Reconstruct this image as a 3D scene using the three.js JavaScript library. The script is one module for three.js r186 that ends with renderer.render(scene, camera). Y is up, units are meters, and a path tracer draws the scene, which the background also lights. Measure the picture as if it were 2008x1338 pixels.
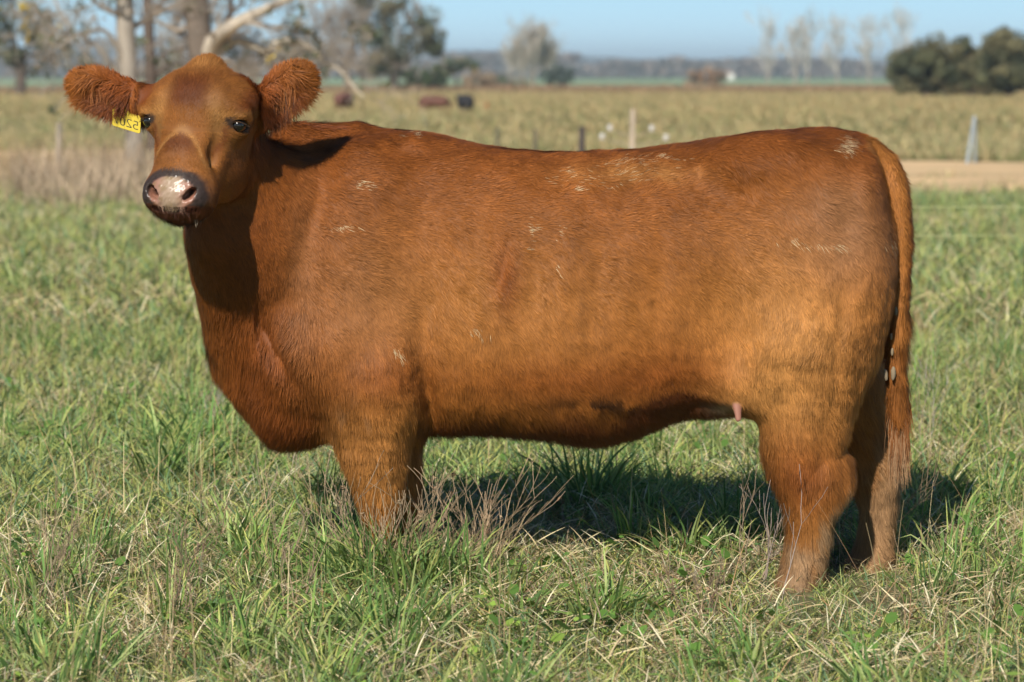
import * as THREE from 'three';
import { mergeGeometries } from 'three/addons/utils/BufferGeometryUtils.js';

// ---------------------------------------------------------------- camera, sky, sun, exposure
const scene = new THREE.Scene();
const DIST = 7.5, EYE = 1.305, FPX = 5700, PW = 2008, PH = 1338, HORIZON = 148;
const camera = new THREE.PerspectiveCamera(2 * Math.atan(PH / 2 / FPX) * 180 / Math.PI, PW / PH, 0.1, 9000);
camera.position.set(0, EYE, DIST);
const PITCH = Math.atan((PH / 2 - HORIZON) / FPX);
camera.rotation.x = -PITCH;
camera.focus = 7.3;
camera.userData.fStop = 4.6;

const SUN_TRAVEL = new THREE.Vector3(0.40, -1, -1.28).normalize();
function makeSky() {
  const W = 1024, H = 512, data = new Float32Array(W * H * 4);
  const toSun = SUN_TRAVEL.clone().negate();
  const horizon = [0.96, 1.26, 1.40], low = [0.55, 1.05, 1.30], zenith = [0.035, 0.085, 0.20];
  for (let r = 0; r < H; r++) {
    const el = ((r + 0.5) / H - 0.5) * Math.PI, y = Math.sin(el);
    for (let c = 0; c < W; c++) {
      const az = ((c + 0.5) / W - 0.5) * 2 * Math.PI;
      const x = Math.cos(az) * Math.cos(el), z = Math.sin(az) * Math.cos(el);
      const cs = x * toSun.x + y * toSun.y + z * toSun.z;
      const glow = 0.30 * Math.pow(Math.max(0, cs), 60) + 0.04 * Math.pow(Math.max(0, cs), 8);
      const i = (r * W + c) * 4;
      for (let k = 0; k < 3; k++) {
        let v;
        if (y >= 0) {
          const a = 1 - Math.exp(-y / 0.022), b = 1 - Math.exp(-y / 0.095);
          v = horizon[k] * (1 - a) + low[k] * a;
          v = v * (1 - b) + zenith[k] * b;
        } else v = horizon[k];
        data[i + k] = v + glow * [1, 0.93, 0.8][k];
      }
      data[i + 3] = 1;
    }
  }
  const t = new THREE.DataTexture(data, W, H, THREE.RGBAFormat, THREE.FloatType);
  t.mapping = THREE.EquirectangularReflectionMapping;
  t.magFilter = THREE.LinearFilter; t.minFilter = THREE.LinearFilter;
  t.needsUpdate = true;
  return t;
}
const sky = makeSky();
scene.background = sky; scene.environment = sky;
scene.fog = new THREE.FogExp2(new THREE.Color(0.68, 0.84, 0.98), FOG_DENSITY());
function FOG_DENSITY() { return 0.00030; }

const sun = new THREE.DirectionalLight(new THREE.Color(1, 0.945, 0.84), 4.6);
sun.position.copy(SUN_TRAVEL).multiplyScalar(-40);
sun.castShadow = true;
sun.shadow.mapSize.set(4096, 4096);
Object.assign(sun.shadow.camera, { left: -14, right: 14, top: 14, bottom: -14, near: 1, far: 120 });
scene.add(sun, sun.target);

const renderer = new THREE.WebGLRenderer({ antialias: true });
renderer.setSize(1024, 682);
renderer.shadowMap.enabled = true;
renderer.toneMapping = THREE.LinearToneMapping;
renderer.toneMappingExposure = 1.18;

// ---------------------------------------------------------------- helpers
function rngOf(seed) { let a = seed >>> 0; return () => { a = (a + 0x6D2B79F5) | 0; let t = Math.imul(a ^ (a >>> 15), 1 | a); t = (t + Math.imul(t ^ (t >>> 7), 61 | t)) ^ t; return ((t ^ (t >>> 14)) >>> 0) / 4294967296; }; }
const lerp = (a, b, t) => a + (b - a) * t, clamp = (x, a = 0, b = 1) => Math.min(b, Math.max(a, x));
const sstep = (a, b, x) => { const t = clamp((x - a) / (b - a)); return t * t * (3 - 2 * t); };
function hash3(i, j, k) { let h = Math.imul(i, 374761393) ^ Math.imul(j, 668265263) ^ Math.imul(k, 2147483647 ^ 0x5bd1e995); h = Math.imul(h ^ (h >>> 13), 1274126177); return ((h ^ (h >>> 16)) >>> 0) / 4294967296; }
function noise3(a0, b0, c0) {      // value noise on a lattice turned out of the axes
  const x = .8 * a0 + .48 * b0 + .36 * c0, y = -.6 * a0 + .64 * b0 + .48 * c0, z = -.6 * b0 + .8 * c0;
  const i = Math.floor(x), j = Math.floor(y), k = Math.floor(z), u = x - i, v = y - j, w = z - k;
  const a = u * u * (3 - 2 * u), b = v * v * (3 - 2 * v), c = w * w * (3 - 2 * w);
  return lerp(lerp(lerp(hash3(i, j, k), hash3(i + 1, j, k), a), lerp(hash3(i, j + 1, k), hash3(i + 1, j + 1, k), a), b),
    lerp(lerp(hash3(i, j, k + 1), hash3(i + 1, j, k + 1), a), lerp(hash3(i, j + 1, k + 1), hash3(i + 1, j + 1, k + 1), a), b), c);
}
const fbm = (x, y, z, n = 3) => { let s = 0, a = 0.5, t = 0; for (let i = 0; i < n; i++) { s += a * noise3(x, y, z); t += a; a *= 0.5; x = x * 2.03 + 7.1; y = y * 2.03 + 3.7; z = z * 2.03 + 1.9; } return s / t; };
const lin = (r, g, b) => { const c = new THREE.Color().setRGB(r / 255, g / 255, b / 255, THREE.SRGBColorSpace); return [c.r, c.g, c.b]; };

// the place that the photograph shows at (px, py), on the upright plane at depth z
const SP = Math.sin(PITCH), CP = Math.cos(PITCH);
function at(px, py, z) {
  const dx = (px - PW / 2) / FPX, dy = (PH / 2 - py) / FPX;
  const ry = dy * CP - SP, rz = -CP - dy * SP, t = (z - DIST) / rz;
  return [dx * t, EYE + ry * t, z];
}
function onGround(px, py) { const z = DIST - 0; const dx = (px - PW / 2) / FPX, dy = (PH / 2 - py) / FPX; const ry = dy * CP - SP, rz = -CP - dy * SP, t = -EYE / ry; return [dx * t, 0, DIST + rz * t]; }
function toPx(x, y, z) {
  const vy = y - EYE, vz = z - DIST, cz = -(vz * CP + vy * SP) , cy = vy * CP - vz * SP;
  // camera axes: right (1,0,0), up (0,CP,-SP), forward (0,-SP,-CP)
  const f = -vy * SP - vz * CP, u = vy * CP - vz * SP;
  return [PW / 2 + FPX * x / f, PH / 2 - FPX * u / f];
}

const used = {};
function numbered(name) { const n = used[name] = (used[name] ?? -1) + 1; return n ? name + '_' + String(n).padStart(3, '0') : name; }
function tag(o, label, category, group) { o.userData.label = label; if (category) o.userData.category = category; if (group) o.userData.group = group; return o; }
function thing(name, label, category, pos = [0, 0, 0], group) { const g = new THREE.Group(); g.name = numbered(name); g.position.set(...pos); scene.add(g); return tag(g, label, category, group); }
function part(name, geometry, material, parent = scene) {
  const m = new THREE.Mesh(geometry, material); m.name = parent === scene ? numbered(name) : name; m.castShadow = m.receiveShadow = true; parent.add(m); return m;
}
function geo(pos, nor, col, idx, uv) {
  const g = new THREE.BufferGeometry();
  g.setAttribute('position', new THREE.BufferAttribute(pos instanceof Float32Array ? pos : new Float32Array(pos), 3));
  if (nor) g.setAttribute('normal', new THREE.BufferAttribute(nor instanceof Float32Array ? nor : new Float32Array(nor), 3));
  if (col) g.setAttribute('color', new THREE.BufferAttribute(col instanceof Float32Array ? col : new Float32Array(col), 3));
  if (uv) g.setAttribute('uv', new THREE.BufferAttribute(new Float32Array(uv), 2));
  if (idx) g.setIndex(new THREE.BufferAttribute(idx instanceof Uint32Array ? idx : new Uint32Array(idx), 1));
  if (!nor) g.computeVertexNormals();
  return g;
}
// ---------------------------------------------------------------- the land
const distOf = (py) => DIST * (EYE / (DIST)) * FPX / (py - HORIZON);            // metres from the camera to the ground seen at a row
const dist = (py) => EYE * FPX / (py - HORIZON);
const GC = { green: lin(112, 132, 70), straw: lin(154, 142, 98), tan: lin(168, 150, 108), soil: lin(78, 66, 42), far: lin(132, 152, 112) };
const trackEdge = (x, d) => { const near = 31.5 - clamp(x, -20, 12) * .12, far = near + 15 - clamp(x, -30, 12) * .35; const w = 1.2 * (fbm(x * .35, d * .2, 2) - .5) * 2; return Math.min(sstep(near - .5, near + .6, d + w), 1 - sstep(far - .8, far + .8, d + w)); };
function landTint(x, z) {     // 0 green ... 1 straw
  const d = DIST - z;
  let t = .35 + 1.1 * (fbm(x * .55, z * .4, 5) - .5) + .7 * (fbm(x * .11, z * .05, 9) - .5);
  t += .4 * sstep(60, 130, d) + .15 * sstep(40, 48, d) * (1 - sstep(50, 70, d)) - .2 * sstep(14, 24, d) * (1 - sstep(30, 36, d));
  if (d > 16 && d < 31) t += .4 * (x / d + .02 > 0 ? 0 : 1) * sstep(26, 30, d);
  return clamp(t);
}
const landY = (x, z) => { const d = Math.hypot(x, z - 0); return .035 * (fbm(x * 1.3, z * 1.3, 3) - .5) * sstep(1.2, 3, d) + 1.2 * (fbm(x * .01, z * .01, 8) - .5) * sstep(60, 240, d) * (1 - sstep(230, 300, d)) * .3; };
{
  const rows = [], pos = [], col = [], idx = [];
  for (let d = -40; d < 3; d += 6) rows.push(d);
  for (let d = 3; d < 7000; d *= d < 20 ? 1.018 : d < 70 ? 1.02 : 1.06) rows.push(d);
  const NC = 150;
  for (const d of rows) for (let c = 0; c <= NC; c++) {
    const u = c / NC * 2 - 1, x = (u * .35 + u * u * u * .65) * (14 + Math.abs(d) * 1.1), z = DIST - d;
    pos.push(x, d > 3 ? landY(x, z) : 0, z);
    const t = landTint(x, z), n = .75 + .5 * fbm(x * 2.2, z * 2.2, 1), m = .8 + .4 * fbm(x * .2, z * .12, 4);
    let k = mixc0(mixc0(GC.green, lin(132, 140, 92), sstep(30, 60, d)), t < .6 ? GC.straw : GC.tan, clamp(t * 1.1));
    k = mixc0(k, GC.soil, .55 * (1 - sstep(10, 34, d)));
    k = mixc0(k, GC.far, sstep(240, 300, d));
    k = mixc0(k, lin(120, 140, 88), sstep(700, 1200, d) * .6);
    for (let i = 0; i < 3; i++) col.push(k[i] * n * m * (d > 45 ? 1.05 : 1));
  }
  for (let r = 0; r < rows.length - 1; r++) for (let c = 0; c < NC; c++) { const a = r * (NC + 1) + c; idx.push(a, a + 1, a + NC + 2, a, a + NC + 2, a + NC + 1); }
  const g = geo(pos, null, col, idx);
  part('ground', g, new THREE.MeshStandardMaterial({ vertexColors: true, roughness: 1 })).userData.kind = 'structure';
}
function mixc0(a, b, t) { return [lerp(a[0], b[0], t), lerp(a[1], b[1], t), lerp(a[2], b[2], t)]; }
{ // the dirt track
  const pos = [], col = [], idx = [], NX = 160, NZ = 24;
  for (let j = 0; j <= NZ; j++) for (let i = 0; i <= NX; i++) {
    const x = lerp(-70, 60, i / NX), near = 31.5 - clamp(x, -20, 12) * .12, far = near + 15 - clamp(x, -30, 12) * .35;
    const wob = 1.3 * (fbm(x * .5, j > 12 ? 3 : 8, 2) - .5), d = lerp(near + wob, far + wob, j / NZ), z = DIST - d;
    const edge = Math.min(j, NZ - j) / NZ;
    pos.push(x, landY(x, z) + .02 + .07 * sstep(0, .2, edge) + .09 * (fbm(x * .8, z * .8, 6) - .5) * sstep(0, .15, edge) - .04 * sstep(0, .05, .05 - edge), z);
    const n = .72 + .5 * fbm(x * 1.2, z * .9, 2), g = sstep(.5, .64, fbm(x * .5, z * .9, 11)) * .45 * (x < -2 ? 1.3 : .6);
    const k = mixc0(lin(222, 186, 138), lin(140, 128, 86), g); col.push(k[0] * n, k[1] * n, k[2] * n);
  }
  for (let j = 0; j < NZ; j++) for (let i = 0; i < NX; i++) { const a = j * (NX + 1) + i; idx.push(a, a + 1, a + NX + 2, a, a + NX + 2, a + NX + 1); }
  part('dirt_track', geo(pos, null, col, idx), new THREE.MeshStandardMaterial({ vertexColors: true, roughness: 1 })).userData.kind = 'structure';
}
// ---------------------------------------------------------------- the red heifer
// Torso: cross-sections at photograph columns: [column, top row, bottom row, half width in metres]
const TORSO = [[492, 470, 770, .10], [520, 385, 828, .15], [560, 305, 852, .195], [620, 290, 862, .215], [680, 265, 864, .225], [760, 250, 860, .235], [850, 260, 852, .25], [950, 280, 848, .272],
  [1060, 290, 857, .29], [1160, 291, 868, .295], [1240, 288, 852, .29], [1320, 280, 824, .28], [1400, 268, 798, .27], [1480, 256, 784, .262], [1560, 248, 764, .255], [1640, 248, 730, .24], [1685, 260, 690, .205], [1712, 284, 655, .16], [1735, 335, 600, .09]]
  .map(([px, t, b, w]) => { const a = at(px, t, 0), c = at(px, b, 0); return [a[0], a[1] - .006, c[1] + .008, w]; });
function catmull(list, x, c) {
  let i = 0; while (i < list.length - 2 && x > list[i + 1][0]) i++;
  const p1 = list[i], p2 = list[i + 1], p0 = list[i - 1] ?? p1, p3 = list[i + 2] ?? p2, d = p2[0] - p1[0], t = clamp((x - p1[0]) / d);
  const m1 = (p2[c] - p0[c]) / (p2[0] - p0[0]) * d, m2 = (p3[c] - p1[c]) / (p3[0] - p1[0]) * d, t2 = t * t, t3 = t2 * t;
  return (2 * t3 - 3 * t2 + 1) * p1[c] + (t3 - 2 * t2 + t) * m1 + (-2 * t3 + 3 * t2) * p2[c] + (t3 - t2) * m2;
}
const TN = 600, TX0 = TORSO[0][0], TX1 = TORSO[TORSO.length - 1][0], TT = [1, 2, 3].map((c) => Float32Array.from({ length: TN + 1 }, (_, i) => catmull(TORSO, lerp(TX0, TX1, i / TN), c)));
function torso(x, y, z) {
  const xe = clamp(x, TX0, TX1), f = (xe - TX0) / (TX1 - TX0) * TN, i = Math.min(TN - 1, f | 0), t = f - i;
  const top = lerp(TT[0][i], TT[0][i + 1], t), bot = lerp(TT[1][i], TT[1][i + 1], t), w = lerp(TT[2][i], TT[2][i + 1], t);
  const cy = top * .48 + bot * .52, hh = y > cy ? top - cy : cy - bot;
  const v = Math.abs(y - cy) / hh, u = Math.abs(z) / w, e = y > cy ? 2.25 : 2.5;
  const q = Math.pow(Math.pow(v, e) + Math.pow(u, e), 1 / e), d = (q - 1) * Math.min(hh, w) * .95;
  const ox = x - xe;
  return ox === 0 ? d : (d > 0 ? Math.hypot(d, ox) : Math.max(d, Math.abs(ox)) );
}
const q1 = new THREE.Vector3();
// primitives of the body; a centre from the photograph: P(column, row, depth)
const P = at, prims = [];
function cone(a, b, ra, rb, k = .04, tagName) {
  const bx = b[0] - a[0], by = b[1] - a[1], bz = b[2] - a[2], bb = bx * bx + by * by + bz * bz;
  prims.push({ k, tagName, c: [(a[0] + b[0]) / 2, (a[1] + b[1]) / 2, (a[2] + b[2]) / 2], R: Math.sqrt(bb) / 2 + Math.max(ra, rb), f(x, y, z) {
    const t = clamp(((x - a[0]) * bx + (y - a[1]) * by + (z - a[2]) * bz) / bb);
    return Math.hypot(x - a[0] - bx * t, y - a[1] - by * t, z - a[2] - bz * t) - lerp(ra, rb, t);
  } });
}
function chain(pts, k = .03) {      // one limb: round cones that share their radii at the joints, smoothed between them
  const fine = []; for (let i = 0; i < pts.length - 1; i++) for (let j = 0; j < 4; j++) fine.push([0, 1, 2, 3].map((c) => { const t = j / 4, p1 = pts[i][c], p2 = pts[i + 1][c], m1 = ((pts[i + 1][c]) - (pts[i - 1] ?? pts[i])[c]) / 2, m2 = ((pts[i + 2] ?? pts[i + 1])[c] - pts[i][c]) / 2, t2 = t * t, t3 = t2 * t; return (2 * t3 - 3 * t2 + 1) * p1 + (t3 - 2 * t2 + t) * m1 + (-2 * t3 + 3 * t2) * p2 + (t3 - t2) * m2; }));
  fine.push(pts[pts.length - 1]);
  const lo = [1, 1, 1].map((_, c) => Math.min(...fine.map((p) => p[c] - p[3]))), hi = [1, 1, 1].map((_, c) => Math.max(...fine.map((p) => p[c] + p[3])));
  prims.push({ k, c: lo.map((v, c) => (v + hi[c]) / 2), R: Math.hypot(...lo.map((v, c) => hi[c] - v)) / 2, f(x, y, z) {
    let d = 9;
    for (let i = 0; i < fine.length - 1; i++) { const a = fine[i], b = fine[i + 1], bx = b[0] - a[0], by = b[1] - a[1], bz = b[2] - a[2], t = clamp(((x - a[0]) * bx + (y - a[1]) * by + (z - a[2]) * bz) / (bx * bx + by * by + bz * bz)); d = Math.min(d, Math.hypot(x - a[0] - bx * t, y - a[1] - by * t, z - a[2] - bz * t) - lerp(a[3], b[3], t)); }
    return d;
  } });
}
function rotOf(ax, ay, az) { return new THREE.Matrix3().setFromMatrix4(new THREE.Matrix4().makeRotationFromEuler(new THREE.Euler(ax, ay, az))); }
function ellField(c, r, m) {   // m: rotation that takes the ellipsoid's axes to the world
  const e = m ? m.elements : null;
  return (x, y, z) => {
    let dx = x - c[0], dy = y - c[1], dz = z - c[2];
    if (e) { const a = e[0] * dx + e[1] * dy + e[2] * dz, b = e[3] * dx + e[4] * dy + e[5] * dz, g = e[6] * dx + e[7] * dy + e[8] * dz; dx = a; dy = b; dz = g; }
    const k0 = Math.hypot(dx / r[0], dy / r[1], dz / r[2]), k1 = Math.hypot(dx / (r[0] * r[0]), dy / (r[1] * r[1]), dz / (r[2] * r[2]));
    return k1 < 1e-9 ? -Math.min(...r) : k0 * (k0 - 1) / k1;
  };
}
function ell(c, r, k = .05, rot, cut = false) { prims.push({ k, c, R: Math.max(...r), f: ellField(c, r, rot), cut }); }

// neck, dewlap, brisket
cone(P(640, 490, 0), P(530, 450, .08), .225, .19, .08);
cone(P(530, 450, .08), P(448, 320, .24), .19, .112, .06);
cone(P(432, 462, .23), P(505, 690, .02), .085, .125, .08);
ell(P(566, 762, .02), [.105, .125, .12], .08);
cone(P(565, 272, .03), P(690, 282, 0), .035, .035, .08);
// shoulder blade, point of shoulder, arm
ell(P(672, 520, .150), [.135, .30, .085], .09, rotOf(0, 0, -.16));
ell(P(672, 520, -.150), [.135, .30, .085], .09, rotOf(0, 0, -.16));
for (const s of [1, -1]) { cone(P(590, 680, .15 * s), P(750, 745, .15 * s), .095, .09, .08); ell(P(735, 700, .16 * s), [.12, .14, .075], .07); }
// near foreleg, far foreleg
chain([[...P(735, 770, .15), .112], [...P(733, 865, .145), .094], [...P(740, 945, .14), .068], [...P(743, 990, .14), .050], [...P(751, 1040, .135), .036], [...P(753, 1092, .135), .035], [...P(750, 1125, .14), .043], [...P(746, 1150, .145), .050]], .06);
chain([[...P(775, 790, -.14), .105], [...P(780, 865, -.135), .066], [...P(788, 945, -.13), .050], [...P(790, 980, -.13), .047], [...P(790, 1040, -.13), .036], [...P(788, 1080, -.13), .040], [...P(782, 1108, -.13), .050]], .05);
// haunch, thigh and near hind leg
ell(P(1590, 560, .135), [.20, .30, .125], .09, rotOf(0, 0, .08));
ell(P(1590, 560, -.135), [.19, .30, .12], .09, rotOf(0, 0, .08));
ell(P(1648, 500, .10), [.112, .24, .12], .08);
ell(P(1648, 500, -.10), [.105, .22, .11], .08);
ell(P(1490, 322, .16), [.09, .05, .05], .12);                                   // hip bone
chain([[...P(1585, 700, .145), .145], [...P(1580, 800, .150), .120], [...P(1574, 880, .152), .102], [...P(1591, 940, .155), .092], [...P(1588, 1000, .155), .068], [...P(1584, 1060, .155), .056], [...P(1576, 1105, .157), .056], [...P(1568, 1140, .160), .058], [...P(1560, 1160, .166), .058]], .08);
ell(P(1640, 930, .15), [.042, .055, .05], .04);                                  // hock
ell(P(1450, 735, .17), [.07, .07, .06], .10);                                   // flank fold
chain([[...P(1640, 720, -.13), .135], [...P(1672, 800, -.13), .098], [...P(1700, 870, -.13), .076], [...P(1714, 930, -.13), .066], [...P(1722, 985, -.13), .052], [...P(1717, 1050, -.13), .046], [...P(1710, 1095, -.13), .054], [...P(1700, 1122, -.12), .060]], .05);
// tail
chain([[...P(1672, 288, 0), .040], [...P(1708, 304, .02), .040], [...P(1740, 335, .05), .038], [...P(1758, 390, .065), .033], [...P(1764, 460, .07), .030], [...P(1765, 560, .07), .026], [...P(1761, 640, .07), .023], [...P(1757, 720, .065), .021], [...P(1760, 800, .06), .014]], .008);
// udder and teat
ell(P(1405, 780, .05), [.09, .035, .10], .05);
const TEAT = P(1447, 812, .235);
cone(P(1445, 785, .21), P(1448, 822, .24), .013, .009, .010);

// head: own axes, origin midway between the eyes
const HEAD = new THREE.Matrix4().makeRotationFromEuler(new THREE.Euler(.02, -.265, -.045, 'ZYX')).setPosition(...P(380, 242, .43));
const HR = new THREE.Matrix3().setFromMatrix4(HEAD);
HEAD.scale(new THREE.Vector3(1.03, .955, 1));
const HEAD_INV = HEAD.clone().invert(), hv = new THREE.Vector3();
const H = (x, y, z) => hv.set(x, y, z).applyMatrix4(HEAD).toArray();
const hr = (a = 0, b = 0, c = 0) => new THREE.Matrix3().multiplyMatrices(HR, rotOf(a, b, c));
const h0 = prims.length;
ell(H(0, .030, -.08), [.120, .098, .115], .05, hr());                            // skull
cone(H(0, .030, -.065), H(0, .130, -.078), .092, .032, .055);
for (const s of [-1, 1]) ell(H(s * .080, .056, -.07), [.052, .046, .06], .05, hr(0, 0, -s * .5));                    // poll
cone(H(0, .015, -.030), H(0, -.115, .035), .096, .073, .05);                     // bridge of the nose
cone(H(0, -.11, .035), H(0, -.165, .07), .072, .066, .04);
for (const s of [-1, 1]) {
  ell(H(s * .060, -.065, -.070), [.046, .125, .105], .035, hr(-.25, -s * .12));              // cheeks
  ell(H(s * .040, -.178, .075), [.046, .048, .062], .035, hr(0, s * .3));        // nostril wings
  ell(H(s * .097, .006, -.022), [.032, .036, .034], .030, hr());                 // orbits
  cone(H(s * .092, .020, .006), H(s * .128, .013, -.018), .010, .009, .012);    // upper lids
  cone(H(s * .070, .060, .010), H(s * .110, .027, -.006), .024, .022, .025);     // brows
}
ell(H(0, -.185, .078), [.058, .050, .062], .035, hr());                          // muzzle
cone(H(0, -.115, -.09), H(0, -.198, .045), .076, .040, .05);                       // jaw
ell(H(0, -.218, .062), [.042, .024, .046], .016, hr());                          // chin
const NOSTRIL = [[-1, -.044], [1, .044]];
for (const [s, x] of NOSTRIL) ell(H(x, -.170, .132), [.022, .0105, .03], .008, hr(0, s * .5, s * .75), true);
ell(H(0, -.2115, .125), [.058, .0045, .06], .006, hr(.06), true);                // mouth
for (const s of [-1, 1]) {
  ell(H(s * .120, .001, .006), [.020, .0118, .026], .006, hr(0, s * .55, -s * .30), true);   // eye openings
  ell(H(s * .075, -.055, .052), [.010, .045, .012], .03, hr(0, 0, -s * .25), true);  // tear grooves
}
// ears: [base, tip, half width, normal]
const earAxes = (base, tip, nrm) => { const u = new THREE.Vector3().subVectors(new THREE.Vector3(...tip), new THREE.Vector3(...base)), L = u.length(); u.normalize(); const n = new THREE.Vector3(...nrm); n.addScaledVector(u, -n.dot(u)).normalize(); const v = new THREE.Vector3().crossVectors(n, u); return { L, u, v, n, m: new THREE.Matrix3().set(u.x, v.x, n.x, u.y, v.y, n.y, u.z, v.z, n.z) }; };
const EARS = [{ b: P(275, 200, .335), t: P(142, 160, .33), w: .048, nrm: [-.1, -.2, 1] }, { b: P(505, 218, .32), t: P(606, 140, .33), w: .051, nrm: [.1, -.25, 1] }];
for (const e of EARS) {
  Object.assign(e, earAxes(e.b, e.t, e.nrm));
  const c = e.b.map((v, i) => lerp(v, e.t[i], .57));
  ell(c, [e.L * .47, e.w, .024], .02, e.m);
  cone(e.b, e.b.map((v, i) => lerp(v, e.t[i], .5)), .036, .022, .03);
  cone(e.b, e.b.map((v, i) => lerp(v, i < 2 ? HEAD.elements[12 + i] : v - .02, .3)), .034, .045, .04);
  ell(c.map((v, i) => v + e.n.toArray()[i] * .030), [e.L * .36, e.w * .70, .018], .012, e.m, true);
}
function bodyField(x, y, z) {
  let d = torso(x, y, z);
  for (let i = 0; i < prims.length; i++) {
    const p = prims[i], far = Math.hypot(x - p.c[0], y - p.c[1], z - p.c[2]) - p.R;
    if (p.cut) { if (far > p.k + .02) continue; const e = -p.f(x, y, z), h = Math.max(p.k - Math.abs(e - d), 0) / p.k; d = Math.max(d, e) + h * h * p.k / 4; continue; }
    if (far > d + p.k) continue;
    const e = p.f(x, y, z), h = Math.max(p.k - Math.abs(e - d), 0) / p.k;
    d = Math.min(d, e) - h * h * p.k / 4;
  }
  return d;
}
function bump(x, y, z) { const l = z > .3 ? headLocal(x, y, z) : null; return (l && l.z > .08 && l.y < -.12 && l.y > -.22 ? .0022 * (noise3(x * 190, y * 190, z * 190) - .5) : 0) + .006 * (fbm(x * 6, y * 6, z * 6 + 4) - .5) + .0035 * (noise3(x * 24, y * 24, z * 24) - .5); }
// muscle, bone and folds under the hide: [column, row, radius, radius, tilt, depth (+ hollow, - swelling)]
const FORMS = [[832, 640, 26, 170, .12, .012], [838, 770, 16, 60, -.2, .020], [600, 470, 26, 150, .30, .012], [548, 690, 18, 95, -.55, .020], [720, 560, 60, 120, .1, -.010], [655, 640, 40, 70, 0, -.012], [1400, 380, 70, 46, .1, .016], [1490, 318, 50, 30, 0, -.006], [1430, 640, 46, 110, -.25, .014], [1540, 640, 70, 110, .1, -.010],
  [1660, 420, 30, 110, .15, .010], [1700, 360, 26, 40, -.3, -.010], [1500, 700, 40, 50, .3, -.008], [1610, 880, 20, 70, .1, .008], [1650, 640, 16, 120, .1, .007], [760, 700, 40, 60, 0, -.010], [770, 300, 60, 22, 0, .010], [930, 520, 22, 120, .15, .005], [990, 530, 18, 110, .12, -.005], [1050, 540, 20, 120, .1, .005], [1110, 540, 18, 110, .1, -.005], [1170, 545, 20, 120, .08, .005], [1230, 545, 18, 110, .06, -.004], [1290, 550, 20, 110, .05, .005], [700, 830, 20, 70, .1, .006], [985, 520, 12, 40, .25, .008]]
  .map(([a, b, rx, ry, t, d]) => ({ a, b, c: Math.cos(t), s: Math.sin(t), rx, ry, d }));
function forms(x, y, z) {
  if (z < .02) return 0;
  const [px, py] = toPx(x, y, z); if (px < 500) return 0;
  let o = 0; for (const f of FORMS) { const dx = px - f.a, dy = py - f.b, u = (dx * f.c + dy * f.s) / f.rx, v = (-dx * f.s + dy * f.c) / f.ry, q = u * u + v * v; if (q < 6) o += f.d * Math.exp(-q); }
  return o * sstep(.02, .10, z);
}
const field = (x, y, z) => { const d = bodyField(x, y, z); return Math.abs(d) > .08 ? d : d + bump(x, y, z) + forms(x, y, z); };

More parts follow.
